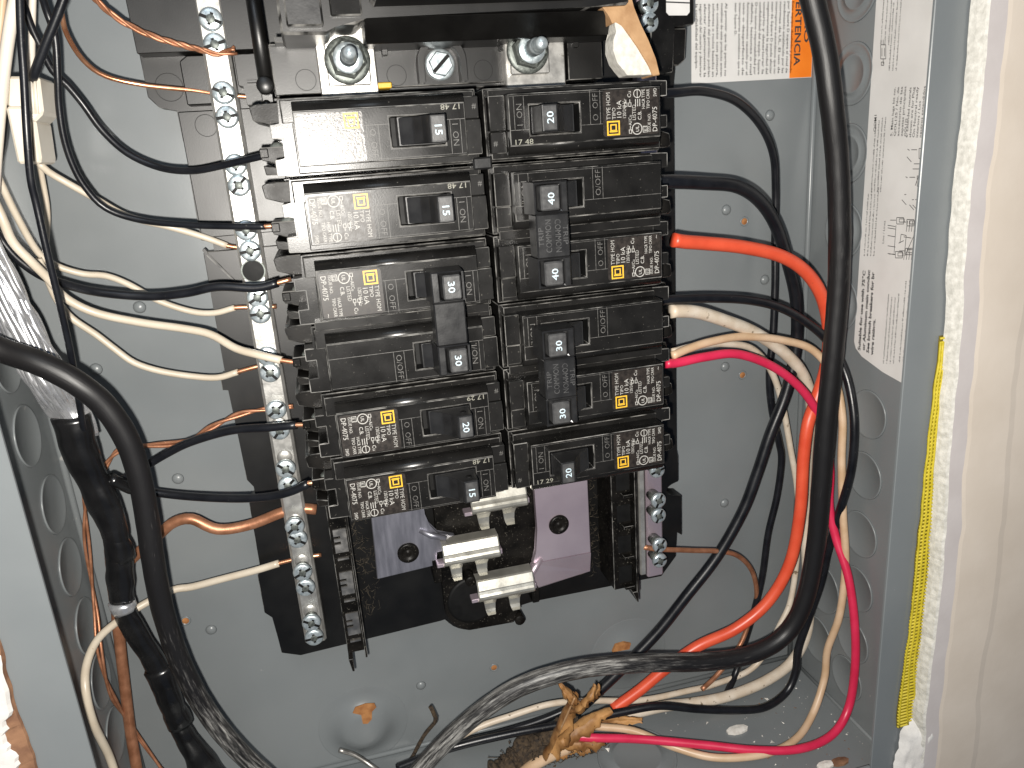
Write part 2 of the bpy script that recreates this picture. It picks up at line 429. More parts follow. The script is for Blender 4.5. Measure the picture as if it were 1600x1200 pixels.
for y in ys:
    e=ledge(y)
    t1=e-max(0.4,(5.5*max(0,min(1,(-y-186)/10))+3.0*noise.noise(Vector((y*0.09,1.2,0)))+2.2*noise.noise(Vector((y*0.35,5.2,0)))))
    vs+=[(e,y,D+0.6),(e-0.3,y,D+1.6),(t1,y,D+2.4),(t1-0.8,y,D+3.6),(e-26,y,D+5.4+0.8*noise.noise(Vector((y*.1,3,0)))),(-560,y,D+6)]
for j in range(len(ys)-1):
    for k in range(5):
        fs.append((j*6+k+1,j*6+k,(j+1)*6+k,(j+1)*6+k+1)); mt.append(0 if k<2 else 1)
b.add(vs,fs,mt)
o=b.build('wall_left',['torn_brown','plaster']); tag(o,'rough white plaster wall left of the box, torn brown at its edge','wall',None,'structure')
o=MB().box(-560,560,YT+1,YT+120,D+1,D+14).build('wall_upper','plaster'); tag(o,'plaster above the box','wall',None,'structure')

# ------------------------------------------------------------------ the steel box
enc=thing('electrical_box','grey enamelled steel electrical box set into the wall, holding all the breakers','electrical box',(0,-60,0))
EO=(0,-60,0)
b=MB(); n=2
b.box(-W,W,YB,YT,-1.5,0)
b.build('back_panel','enamel',enc,EO)
b=MB(); b.box(W,W+1.5,YB-1.5,YT,-1.5,D-1.6); b.build('side_wall','enamel',enc,EO)
b=MB(); b.box(-W-1.5,-W,YB-1.5,YT,-1.5,D-1.6); b.build('side_wall','enamel',enc,EO)
b=MB(); b.box(-W,W,YB-1.5,YB,-1.5,D-1.6); b.build('end_wall','enamel',enc,EO)
b=MB(); b.box(-W,W,YT,YT+1.5,-1.5,D-1.6); b.build('end_wall','enamel',enc,EO)
for x0,x1 in ((W-LIP,W+1.5),(-W-1.5,-W+LIP)):
    b=MB(); b.box(x0,x1,YB-1.5,YT+1.5,D-1.5,D,0.3); b.build('flange','enamel',enc,EO)
for y0,y1 in ((YB-1.5,YB+10),(YT-12,YT+1.5)):
    b=MB(); b.box(-W+LIP+.2,W-LIP-.2,y0,y1,D-1.5,D,0.3); b.build('flange','enamel',enc,EO)
# rounded inner corners
def fillet(c, axis_pts, r, sx, sy):
    pass
# rivet dimples and rusty holes on the back
for px,py in [(218,480),(150,577),(278,748),(330,984),(658,1071),(1135,328),(1195,437),(1133,573),(1132,786),(1203,180),(112,690)]:
    c=at(px,py,0); b=MB(); b.lathe((c[0],c[1],-0.05),[(2.6,0),(2.3,0.55),(1.7,1.1),(0.9,1.4),(0.0,1.5)],n=18); b.build('weld_dimple','enamel',enc,EO)
for px,py in [(290,970),(772,1043),(1163,346),(1160,586)]:
    c=at(px,py,0); b=MB(); b.lathe((c[0],c[1],-0.05),[(2.5,0),(2.2,0.35),(1.7,0.38),(1.55,0.1)],n=18); b.lathe((c[0],c[1],0.1),[(1.6,0),(1.55,0.05),(0,0.06)],n=14,mat=1)
    tag(b.build('screw_hole',['enamel','rust'],enc,EO),'rusty hole in the back of the box')
# mounting boss with its keyhole
c=at(568,1132,0); b=MB()
prof=[(25,-0.05),(22.5,0.08),(20,0.2),(17.5,0.7),(14.5,2.0),(12,4.0),(9.5,5.4),(7,6.0),(0,6.05)]
b.lathe((c[0],c[1],-0.05),prof,n=40); b.build('mounting_boss','enamel',enc,EO)
k=at(570,1113,6); kh=[(k[0]-6+0.0,k[1]+1.2),(k[0]-4.4,k[1]+4.2),(k[0]+1,k[1]+5),(k[0]+5.4,k[1]+4.0),(k[0]+6.0,k[1]+1.5),(k[0]+3.6,k[1]-0.6),(k[0]+3.0,k[1]-5),(k[0]+0.6,k[1]-7.2),(k[0]-1.8,k[1]-6.6),(k[0]-2.0,k[1]-1)]
b=MB(); b.prism(kh,5.6,6.12); tag(b.build('keyhole','rust',enc,EO),'rust coloured keyhole of the mounting boss')
c=at(982,1022,0); b=MB(); b.lathe((c[0],c[1],-.05),[(25,-0.05),(22,0.08),(18,0.4),(14,1.4),(11,2.8),(8,3.8),(5,4.2),(0,4.25)],n=40); b.build('mounting_boss','enamel',enc,EO)
k=at(970,1011,4); b=MB(); b.prism([(k[0]-5,k[1]-2),(k[0]+5,k[1]-2.5),(k[0]+6,k[1]+1),(k[0]+2,k[1]+2.4),(k[0]-3,k[1]+2)],2.6,4.3); b.build('keyhole','rust',enc,EO)
# knockouts stamped into the walls
def knockout(c, axis, r, double=False):
    b=MB(); prof=[(r+0.5,-0.02),(r+0.3,0.55),(r-0.2,0.62),(r-0.7,0.28)]
    if double: prof+=[(r*0.66,0.28),(r*0.64,0.7),(r*0.6,0.72),(r*0.56,0.3)]
    prof+=[(0.01,0.28)]
    b.lathe(c,prof,axis,n=44); return b.build('knockout','enamel',enc,EO)
for y in (36.0,1.4,-33.0,-68.0,-103.0): knockout((W,y,27),(-1,0,0),13.0,True)
for y in (-152.5,-184.0,-216.0,-247.0,-278.0,-303.0): knockout((W,y,52.5 if y>-290 else 50),(-1,0,0),11.5)
knockout((W,-262,26),(-1,0,0),14); knockout((W,-296,24),(-1,0,0),13)
for y,z in ((-84,27),(-114.5,26),(-147,19),(-176,19),(-205,19),(-233,19),(-262,19)): knockout((-W,y,z),(1,0,0),12.0)
for x,z,r in ((62,44,20),): knockout((x,YB,z),(0,1,0),r,True)
# seam where the back meets the bottom
b=MB(); b.tube([(-W,YB+1.0,0.7),(W,YB+1.0,0.7)],1.3,8); b.build('weld_seam','enamel',enc,EO)
b=MB(); b.tube([(W-0.9,YB,0.8),(W-0.9,YT,0.8)],1.5,8); b.build('weld_seam','enamel',enc,EO)
b=MB(); b.tube([(-W+0.9,YB,0.8),(-W+0.9,YT,0.8)],1.5,8); b.build('weld_seam','enamel',enc,EO)
b=MB(); b.tube([(W-0.6,YB+0.6,0),(W-0.6,YB+0.6,D-2)],1.0,8); b.build('weld_seam','enamel',enc,EO)

# warning label on the back, upper right
wl=MB(); wl.box(115.6,178.6,3.0,120,0.02,0.28,0,0); wb=wl.build('warning_label','label_white',enc,EO)
tag(wb,'white warning sticker with Spanish text on the back of the box')
b=MB(); b.box(166.6,178.4,3.2,119.6,0.1,0.42); b.build('orange_band','label_orange',wb,(0,0,0)).location=(0,0,0)
for ch in wb.children:   # the band was built in absolute millimetres: bring it into the label's frame
    ch.data.transform(Matrix.Translation(-PB(EO)))
b=MB()
LINES=['Este equipo diseñado y probado','por Square D supera el nivel de','rendimiento establecido por las','normas de UL. El uso de','interruptores automáticos que no',
 'sean de Square D puede afectar','negativamente la seguridad del','usuario y deteriorar la','confiabilidad del equipo. Square','D no asume responsabilidad por','daños, lesiones o mal',
 'funcionamiento causado por el','uso o desperfecto de','interruptores automáticos que no','sean Square D.']
L2=['Al permitir que las partes no','metálicas de este producto entren','en contacto con pintura,','solventes o rocíos basados en','derivados del petróleo podrían','afectar negativamente la','seguridad del usuario y deteriorar','la confiabilidad del equipo.']
def wl_line(s, px, just=True):
    p=at(px,60,0.4); x=p[0]
    b.text(s,(x-0.5,36.5,0.42),(0,-1,0),(1,0,0),1.75,width=(31.0 if just else len(s)*0.98),bold=0.012)
for i,s in enumerate(LINES): wl_line(s,1237-6.3*i, s!='sean Square D.')
for i,s in enumerate(L2): wl_line(s,1134-6.55*i, not s.endswith('equipo.'))
b.text('ADVERTENCIA',(168.6,48.5,0.56),(0,-1,0),(1,0,0),4.6,width=40,bold=0.02)
b.text('PELIGRO',(173.6,48.5,0.56),(0,-1,0),(1,0,0),3.6,width=30,bold=0.02)
b.build('lettering','print_black',wb,EO)

# wiring label on the right wall
XL=W-0.45
lab=[(-134.5,D-2),(-129.5,60),(-125.5,45.5),(-122.5,41.0),(-119.5,39.6),(YT-60,40.2),(YT-60,D-2)]
b=MB(); b.prism([(y,z) for y,z in lab],XL,W-0.02,axis='x'); rb=b.build('wiring_label','label_white',enc,EO)
tag(rb,'white wiring diagram sticker along the right side wall')
b=MB(); XT=XL-0.12
def rl(s, px, py, size, w=None, bold=0.0, sx=1.0):
    q=atx(px,py,XT); b.text(s,(XT,q[1],q[2]),(0,1,0),(0,0,-1),size,width=w,bold=bold,sx=sx)
rl('Suitable for use with 75°C',1344,548,2.5,38,0.034)
rl('or Aluminum main conduc',1351,548,2.5,38,0.034)
rl('See branch breakers for br',1357.5,552,2.5,38,0.034)
rl('wire ratings.',1364,555,2.5,17,0.034)
for i,s in enumerate(['5. Main lugs kit no.','QOL125 / No. de','accesorio de las','zapatas principales','QOL125']):
    rl(s,1394+5.4*i,213,1.75,19.5 if i<4 else 7,0.008)
for i,s in enumerate(['6. Extended neutrals','shown are for Plug','On Neutral ready','interiors / Los','neutros extendidos','que se muestran so']):
    rl(s,1418+5.4*i,215,1.75,19.5 if i!=3 else 14,0.008)
rl('Line / Línea',1381,381,1.7,10,0.0); rl('QOM1',1368,206,2.0,7,0.01)
# lines too small to read: short strokes
def greek(px0, py0, n, length, dpx, size=0.85):
    for i in range(n):
        q=atx(px0+dpx*i,py0,XT); y=q[1]; end=y+length*rng.uniform(0.86,1.0)
        while y<end:
            w=rng.uniform(0.5,2.6); z=q[2]
            k=y
            while k<y+w:
                hgt=size*rng.choice((0.6,0.6,0.95,0.75)); dw=rng.uniform(0.16,0.34)
                b.add([(XT,k,z),(XT,k+dw,z),(XT,k+dw,z-hgt),(XT,k,z-hgt)],[(0,1,2,3)])
                if rng.random()<0.6: b.add([(XT,k,z),(XT,k+0.55,z),(XT,k+0.55,z-0.2),(XT,k,z-0.2)],[(0,1,2,3)])
                k+=rng.uniform(0.5,0.75)
            y+=w+0.55
greek(1381,568,4,34,5.2); greek(1406,566,3,36,6.0)
greek(1351,400,4,30,5.0); greek(1362,300,4,32,4.8)
greek(1377,70,3,24,6.0); greek(1390,110,3,30,5.5)
def rline(pa,pb,w=0.28):
    A=Vector(atx(*pa,XT)); B=Vector(atx(*pb,XT)); d=(B-A).normalized(); n_=Vector((0,-d.z,d.y))*w/2
    b.add([(A-n_)[:],(B-n_)[:],(B+n_)[:],(A+n_)[:]],[(0,1,2,3)]); 
def rbox(x0,y0,x1,y1): 
    rline((x0,y0),(x1,y0)); rline((x1,y0),(x1,y1)); rline((x1,y1),(x0,y1)); rline((x0,y1),(x0,y0))
# fuse symbol and the little wiring drawing
rbox(1376,70,1384,92); rline((1380,92),(1380,100)); rline((1380,62),(1380,70)); rline((1378,75),(1378,88)); rline((1382,75),(1382,88)); rbox(1377,97,1381,102)
for (x,y) in [(1436,232),(1433,275)]: rbox(x,y,x+8,y+16); rline((x-12,y+2),(x-3,y+2)); rline((x-18,y+1),(x-15,y+3))
rline((1428,256),(1440,256)); rline((1426,264),(1438,264)); rline((1417,245),(1424,253)); rline((1430,290),(1440,262))
for (x,y) in [(1401,340),(1399,393),(1417,343),(1415,388)]:
    rbox(x,y,x+11,y+10); rbox(x+4,y+2,x+12,y+7); rline((x-10,y+4),(x-1,y+4))
for k in range(4): rline((1418+k*4,345),(1416+k*4,362)); rline((1414+k*4,388),(1412+k*4,406))
for y in (352,356,368,384,396): rline((1387,y),(1399,y+2)); 
rline((1400,352),(1397,395)); rline((1408,366),(1416,368)); rline((1408,366),(1406,380)); rline((1416,368),(1414,388)); rline((1428,368),(1414,400)); rline((1404,380),(1412,376)); rline((1412,370),(1424,372))
for (x,y) in [(1411,312),(1423,320),(1428,320)]: rline((x-2,y),(x+5,y+8)); rline((x+2,y-8),(x+5,y-8))
b.build('lettering','print_black',rb,EO)
# sliver of sticker on the left wall
b=MB(); b.prism([(-134.5,D-2),(-134.0,54),(-131,50.5),(-126,47.5),(-60,47.5),(-60,D-2)],-W+0.02,-W+0.45,axis='x')
lb=b.build('wiring_label','label_white',enc,EO); tag(lb,'white sticker on the left side wall')
b=MB()
for i in range(3):
    y=-96-3*i
    for k in range(9): b.add([(-W+0.55,y-k*1.2,50+i*2.5),(-W+0.55,y-k*1.2-0.8,50+i*2.5),(-W+0.55,y-k*1.2-0.8,50.9+i*2.5),(-W+0.55,y-k*1.2,50.9+i*2.5)],[(0,1,2,3)])
b.build('lettering','print_black',lb,EO)

# ------------------------------------------------------------------ yellow mesh tape between box and plasterboard
mt_=thing('mesh_tape','yellow mesh joint tape in the gap along the right wall','tape',(178,-200,96))
b=MB(); ys=list(np.arange(-295,-104,1.5)); vs=[];fs=[]
def tape_x(y):
    l=171.5+3.0*max(0,min(1,(-y-90)/60))-2.0*max(0,min(1,(-y-230)/50)); r=redge(y)+3.5
    if y<-262: r+= (-y-262)*0.30
    if y>-150: l+=(y+150)*0.085
    return l+0.6*noise.noise(Vector((y*.1,0,0))), r
for y in ys:
    l,r=tape_x(y)
    for k in range(7): vs.append((l+(r-l)*k/6,y,D+0.6+0.35*math.sin(y*0.07)+0.3*noise.noise(Vector((k,y*.2,0)))))
for j in range(len(ys)-1):
    for k in range(6): fs.append((j*7+k,j*7+k+1,(j+1)*7+k+1,(j+1)*7+k))
b.add(vs,fs,0); b.build('tape_backing','mesh_dark',mt_,(178,-200,96))
b=MB()
for y in np.arange(-294.5,-105,1.75):
    l,r=tape_x(y)
    b.tube([(l,y,D+1.05),(r,y+0.2,D+1.05)],0.52,5)
for k in range(5):
    pts=[]
    for y in np.arange(-295,-104,4): l,r=tape_x(y); pts.append((l+(r-l)*(k+0.2)/4.4,y,D+1.25))
    b.tube(pts,0.55,5)
tag(b.build('mesh_threads','mesh_yellow',mt_,(178,-200,96)),None,kind='stuff')
# caulk smear below the tape
b=MB(); vs=[];fs=[]
for j in range(26):
    for k in range(16):
        u=j/25; v=k/15
        x=174.0+v*13+2*noise.noise(Vector((u*3,1,0))); y=-290-u*60
        z=D+1.0+ (1-(1-v)**2)*6+1.6*noise.noise(Vector((u*6,v*3,2)))*(1-v)+1.2*noise.noise(Vector((u*16,v*8,5)))
        if u<0.12: z=min(z,D+1+ (z-D-1)*(u/0.12*0.7+0.3))
        vs.append((x+(8*(0.12-u)/0.12*(1-v) if u<0.12 else 0),y,z))
for j in range(25):
    for k in range(15): fs.append((j*16+k+1,j*16+k,(j+1)*16+k,(j+1)*16+k+1))
b.add(vs,fs,0,True); o=b.build('caulk','plaster',None,(180,-300,96)); tag(o,'wrinkled white caulk smeared at the lower right corner of the box','caulk')

# ------------------------------------------------------------------ interior: plastic base, rails, bus
base=thing('interior_base','black moulded plastic base carrying the breakers and bus bars','breaker base',(0,-100,8))
BO=(0,-100,8)
out=[(-116,60),(-115.8,7.5),(-112.6,3.6),(-106.3,2.4),(-106.3,-9)]
out+=[(-106.3+6.2*math.sin(a),-14.2+5.2*math.cos(a)) for a in np.linspace(0,math.pi,9)]
out+=[(-106.3,-20),(-106.6,-47),(-102,-48),(-102,-52),(-106.5,-52),(-106.5,-104),(-109,-104),(-109,-110),(-106.5,-110),(-106.0,-152),(-103.4,-155.5),(-103.4,-160),(-106.8,-163),(-107.0,-197),(-109.0,-199),(-109.0,-219),(-105.8,-222),(-104.8,-242),(-96.5,-245.5),(-27.5,-242.5)]
out+=[(-10+17*math.cos(a),-236+15.5*math.sin(a)) for a in np.linspace(math.pi*1.12,math.pi*1.5,7)]
out+=[(8,-249),(11,-243),(20,-242.2),(91.4,-243),(99.8,-233),(100.2,-218),(103.4,-221),(103.4,-198),(97.6,-197.0)]
out+=[(97.6-0.0+3.0*math.cos(a)-0.0,-193.8+3.0*math.sin(a)) for a in np.linspace(-math.pi*0.5,-math.pi*1.5,7)][1:-1]
out+=[(97.6,-190.6),(101.6,-189.6),(101.6,-176),(100.4,-172),(100.4,3),(101,8),(101,60)]
b=MB(); b.prism(out,3,13,0.25,0,1); b.build('base_plate',['base_plastic','worn_edge'],base,BO)
# raised blocks, upper left
b=MB(); b.prism([(-115.4,60),(-114.8,21.2),(-70.6,21.2),(-70.6,60)],13,23.5,0.25); b.build('raised_block',['base_plastic'],base,BO)
b=MB(); b.prism([(-101.4,18.5),(-98.6,20.4),(-84,20.4),(-84,3.2),(-101.4,3.2)],13,20.5,0.4); b.build('raised_block',['base_plastic'],base,BO)
b=MB(); b.prism([(-105.8,1.4),(-70,1.4),(-70,-46),(-105.6,-46)],13,16.2,0.3); b.build('raised_block',['base_plastic'],base,BO)
b=MB(); b.prism([(-105,-51.5),(-93,-68),(-70,-68),(-70,-51.5)],13,16.0,0.3,0,1); b.build('raised_block',['base_plastic','worn_edge'],base,BO)
b=MB(); b.strip((-106,-50.5),(-90.5,-71),1.2,13,2.6); b.strip((-105,-52.8),(-91.5,-70.5),0.5,13,3.0,1); b.build('rib',['base_plastic','worn_edge'],base,BO)
for c_,r_ in (((-107.6,10.6),5.0),((-96.5,-4),4.0),((92,18),4.6)):
    b=MB(); b.circle(c_,r_,0.22,13 if c_[0]<-100 or c_[0]>0 else 16.2,0.1,0,28); b.build('ejector_mark','slot_black',base,BO)
b=MB()
b.tube([(-106.3+6.3*math.sin(a),-14.2+5.4*math.cos(a),13.2) for a in np.linspace(0.15,math.pi-0.15,14)],0.45,6); b.build('rim','worn_edge',base,BO)
b=MB(); b.prism([(-80,2),(-72.6,2),(-72.6,9),(-74.4,9),(-74.4,18),(-72.6,18),(-72.6,20),(-82,20),(-82,9),(-80,9)],13,22,0.25,0,1); b.build('rib',['base_plastic','worn_edge'],base,BO)
b=MB(); b.strip((-73.0,18),(-73.0,2.5),0.8,22,6,0); b.strip((-78.5,10),(-73,10),0.7,22,4,0); b.build('rib',['base_plastic'],base,BO)
# upright post with round cap
b=MB(); b.lathe((-71.2,44,40),[(2.6,0),(2.6,38)],(0,-1,0),16); b.lathe((-71.4,6.4,36),[(3.0,0),(3.0,9.4),(2.7,9.8),(0,9.8)],(0,0,1),20); b.box(-73.4,-69.4,-0.6,4.0,30,41,0.3); b.lathe((-72,0.2,38),[(1.6,0),(1.6,5),(0,5.2)],(0,0,1),14)
b.build('post','base_plastic',base,BO)
# back plate of the lug bay
lug=MB(); lug.box(-68.5,56,3.0,21.0,30,36.0,0.3,0,1); lug.box(-68.5,-52.0,3.4,20,36,38.6,0.3,0,1); lug.box(-32.5,17,4.2,20.5,36,40,0.3,0,1); lug.box(42,56,3.4,20,36,42,0.3,0,1)
lug.box(-74,60,-6,3.0,26,33,0.3,0,1)
lug.build('lug_bay',['base_plastic','worn_edge'],base,BO)
for cx,cy,z in ((-57.2,8.2,38.6),(-24.4,8.2,40),(8.6,8.6,40)): MB().circle((cx,cy),3.6,0.2,z,0.06,0,28).build('ejector_mark','slot_black',base,BO)
# arch round the middle screw
arch=lambda r,dy: [(-7.9-r,4.6)]+[(-7.9-r*math.cos(a),11.0+dy+r*math.sin(a)) for a in np.linspace(0,math.pi,14)]+[(-7.9+r,4.6)]
b=MB(); ro=arch(9.0,0.6); ri=arch(6.8,0.4)
vs=[(x,y,z) for z in (40,46) for x,y in ro]+[(x,y,z) for z in (40,46) for x,y in ri]; n=len(ro); fs=[]
for k in range(n-1):
    fs+=[(k,k+1,n+k+1,n+k)[::-1],(2*n+k,2*n+k+1,3*n+k+1,3*n+k),(n+k,n+k+1,3*n+k+1,3*n+k)[::-1]]
b.add(vs,fs,0); b.build('screw_arch','base_plastic',base,BO)
# ledge with clips above the lug bay
b=MB(); b.box(-66,-50,19.6,21.4,36,48,0.2,0,1); b.box(-33,56,19.2,21.0,36,47,0.2,0,1); b.build('ledge',['base_plastic','worn_edge'],base,BO)
for cx in (-27,17,46):
    b=MB(); b.box(cx-3,cx+3,18.4,21.6,46,50,0.2,0,1); b.box(cx-2.2,cx-0.2,14.8,19,40,44,0.1); b.build('clip',['base_plastic','worn_edge'],base,BO)
# black dust cups round the stabs
b=MB(); b.prism([(-32+6,-160)]+[(24,-160)]+resample_circle((15,-206),13,8,0,-math.pi*0.5)+[(8,-248)]+resample_circle((-10,-232),16,6,-math.pi*0.6,-math.pi)+[(-26,-205)],13,19,0.4); b.build('insulator','dusty_plastic',base,BO)
for cx,cy,r in ((-12,-230,12.5),):
    b=MB(); b.lathe((cx,cy,19),[(r,-1),(r,0.9),(r-1.5,1.1),(0.01,1.2)],n=36); b.build('insulator_cup','slot_black',base,BO)
for mk in (lambda b: b.cyl((-13,-215.5,15),2.6,12,n=16), lambda b: b.box(-30,-26,-214,-202,13,25,0.4), lambda b: b.cyl((11,-247,10),2.6,10,n=16), lambda b: b.box(16.5,20,-234,-226,13,27,0.4)):
    mk(b:=MB()).build('insulator_post','dusty_plastic',base,BO)
# rails for the neutral clips
def rail(xa,xb,y0,y1,pitch,white,tail):
    b=MB(); b.box(xa,xb,y1,y0,13,33,0.25,0,1); b.box(xb-1.2 if not white else xb-1.0,xb,y1,y0,33,39,0.2,0,1)
    b.prism([(xa,y1) if white else (xb-3,y1),((xa+2) if white else xb,y1),((xa+2) if white else xb,y1-tail),((xa+1) if white else xb-0.6,y1-tail)],20,38,0.15,0,1)
    b.build('clip_rail',['dusty_plastic','worn_edge'],base,BO)
    y=y0-8
    while y>y1+6:
        if white:
            b=MB(); b.prism([(xa+1.4,y+5.6),(xb-1.6,y+5.6),(xb-1.6,y-5.6),(xa+1.4,y-5.6),(xa+1.4,y-1.6),(xa+4.2,y-1.6),(xa+4.2,y-0.2),(xa+1.4,y-0.2),(xa+1.4,y+1.2),(xa+4.2,y+1.2),(xa+4.2,y+2.4),(xa+1.4,y+2.4)],32.6,33.5,0)
            b.box(xa+1.8,xb-2,y-9.2,y-8.4,33,33.8); b.build('clip','bar_side',base,BO)
        else:
            b=MB(); b.box(xa+2.5,xb-1.4,y-4.5,y+4.5,33,33.25,0,0); b.build('clip_opening','slot_black',base,BO)
            b=MB(); b.box(xb-6,xb-1.2,y-7,y-5.6,33,36.5,0.15,0,1); b.build('clip',['dusty_plastic','worn_edge'],base,BO)
        y-=pitch
rail(-73.6,-65.0,-150,-236.0,21.0,True,6.5)
rail(57.0,67.6,-150,-232.0,16.5,False,6.0)
b=MB()
for k in range(240):     # dust and lint gathered beside the rails
    x=rng.choice((rng.uniform(-64,-57),rng.uniform(49.5,56.5))); y=rng.uniform(-233,-168); a=rng.uniform(0,6.28); l=rng.uniform(1.5,5)
    b.tube([(x,y,13.3),(x+l*0.5*math.cos(a),y+l*0.5*math.sin(a),13.8+rng.random()),(x+l*math.cos(a+0.15),y+l*math.sin(a+0.15),13.4)],0.05,3)
o=b.build('lint','fibre',None,(0,-200,14)); tag(o,'grey brown lint and fibres caught on the black base beside the bus plates','lint',None,'stuff')
# bus plates
def bus(name,label,poly,mat,hole,group):
    t=thing(name,label,'bus bar',(hole[0],hole[1],22),group)
    b=MB(); b.prism(poly,20.5,24,0.35,0); b.build('plate',[mat],t,(hole[0],hole[1],22))
    b=MB(); b.lathe((hole[0],hole[1],24),[(5.0,-0.1),(5.0,0.8),(4.2,1.3),(3.0,1.2),(2.6,0.6),(1.2,0.5),(0.8,1.0),(0,1.0)],n=26); b.build('fastener','dusty_plastic',t,(hole[0],hole[1],22))
    return t
t=bus('bus_plate','bluish silver bus plate below the last left breaker',[(-54.2,-150),(-31.5,-150),(-31.2,-178),(-29.5,-184),(-26,-189),(-18,-191.5),(-18,-198),(-27.5,-198),(-28,-205),(-56,-206.5)],'aluminium',(-40.5,-195.6),'bus plates')
b=MB(); b.tube([(-34,-185.5,24),(-29,-188.5,25),(-22.5,-190.5,27)],[1.2,1.7,1.2],10); b.build('gusset','aluminium',t,(-40.5,-195.6,22))
t=bus('bus_plate','silver bus plate with a painted pink reflection below the last right breaker',[(21.6,-150),(48.6,-150),(48.6,-214),(18.5,-214),(21,-208),(22.0,-196)],'aluminium_pink_reflection',(32.8,-195.4),'bus plates')
vs=[(18.5,-214.2,24),(48.6,-214.2,24),(48.6,-226,21.4),(16,-230.5,21.0),(5,-230.5,22.0),(5,-224,23.4),(10,-222.5,23.4),(16,-217.5,23.8)]
b=MB(); b.add(vs+[(x,y,z-2.5) for x,y,z in vs],[tuple(range(8))[::-1],tuple(range(8,16))]+[(k,(k+1)%8,8+(k+1)%8,8+k) for k in range(8)]); b.build('bent_foot','aluminium_pink_reflection',t,(32.8,-195.4,22))
b=MB(); b.tube([(23,-212,24),(19,-216,25),(13.5,-222,27.5)],[1.2,1.8,1.2],10); b.build('gusset','aluminium_pink_reflection',t,(32.8,-195.4,22))
# plug-on stabs
def stab(x0,x1,y,label):
    o=((x0+x1)/2,y,24); t=thing('bus_stab',label,'stab',o,'silver stabs on the bus')
    prof=[(y+a,z) for a,z in ((5.3,24),(5.2,30.4),(4.7,31.3),(1.0,33.3),(0.5,32.5),(0.0,32.6),(-1.0,33.5),(-2.0,34.1),(-3.1,34.3),(-4.1,33.9),(-5.0,32.9),(-5.6,31.4),(-5.9,29.4))]
    b=MB(); n=len(prof); fs=[]; vs=[]; xs=[x0,x0+0.6,x1-0.6,x1]
    for x in xs:
        for k,(py,pz) in enumerate(prof): vs.append((x,py-(0.0),pz-(0.35 if x in (x0,x1) else 0)))
    for i in range(3):
        for k in range(n-1): fs.append((i*n+k,(i+1)*n+k,(i+1)*n+k+1,i*n+k+1))
    b.add(vs,fs,0,False); b.build('blade','tin',t,o)
    for px in (x0+5.0,x0+17.2):
        b=MB(); pr=[(y-4.4,32.4,4.2),(y-6.5,29.9,3.3),(y-9.5,28.4,2.7),(y-12.5,28.4,2.4),(y-13.6,29.6,2.2),(y-14.2,31.2,1.9)]
        vs=[];fs=[]
        for yy,zz,hw in pr: vs+=[(px-hw+1,yy,zz),(px+hw+1,yy,zz),(px+hw+1,yy,zz-0.9),(px-hw+1,yy,zz-0.9)]
        for j in range(len(pr)-1):
            for k in range(4): fs.append((j*4+k,j*4+(k+1)%4,(j+1)*4+(k+1)%4,(j+1)*4+k)[::-1])
        fs.append((0,1,2,3)); fs.append(tuple(len(vs)-4+k for k in (3,2,1,0)))
        b.add(vs,fs); b.build('prong','tin',t,o)
    b=MB(); b.box(x0+10.4,x0+12.8,y-6.6,y-5.0,24,30,0.2); b.box(x0-2.8,x0+1.0,y-7.0,y-5.2,24,29.5,0.2); b.box(x1-2.0,x1+1.6,y-5.4,y-2.8,24,30,0.2); b.build('tab','aluminium_pink_reflection',t,o)
stab(-10.5,16.0,-173.0,'topmost exposed silver stab, partly under the lowest left breaker')
stab(-25.5,1.2,-196.6,'middle silver stab, joined to the bluish bus plate')
stab(-11.0,16.6,-218.6,'lowest silver stab at the bottom edge of the black base')

# ------------------------------------------------------------------ main breaker and lugs at the top
t=thing('main_breaker','large black main breaker housing cut by the top of the picture','main breaker',(-10,60,40)); TO=(-10,60,40)
b=MB(); b.prism([(-63.2,18.6),(-48.4,18.2),(-46.6,21.2),(-38.8,21.0),(-36,23.6),(41,24.2),(56,24.6),(56,130),(-63.2,130)],40,70,0.9,0,1); b.build('housing',['base_plastic','worn_edge'],t,TO)
b=MB(); b.prism([(-34.4,25.4),(40.4,25.8),(40.4,130),(-34.4,130)],70,77,1.2,0,1,top=[(-33.4,27.4),(39.4,27.8),(39.4,130),(-33.4,130)]); b.build('front_cover',['base_plastic','worn_edge'],t,TO)
b=MB(); b.prism([(-61,20.4),(-49.6,20.2),(-49.6,130),(-61,130)],70,73.5,0.6,0,1); b.build('side_cover',['handle_plastic','worn_edge'],t,TO)
b=MB(); b.prism([(-47,23.2),(-37,23.2),(-37,130),(-47,130)],70,72,0.5,0,1); b.build('side_cover',['black_plastic','worn_edge'],t,TO)
b=MB(); b.prism([(16.6,40),(16.6,58),(23.6,66),(24.2,40)],-36,56,0.3,0,None,axis='x'); b.build('skirt',['base_plastic'],t,TO)
b=MB(); q=[at(610,40,60),at(640,24,62),at(795,16,62),at(790,32,60)]
b.add([(-20,18.9,60.3),(-13,22.6,64.6),(14,22.6,64.6),(13,18.9,60.3)],[(0,1,2,3)]); b.build('skirt_patch','bar_side',t,TO)  # pale metallic quad laid on the sloping skirt
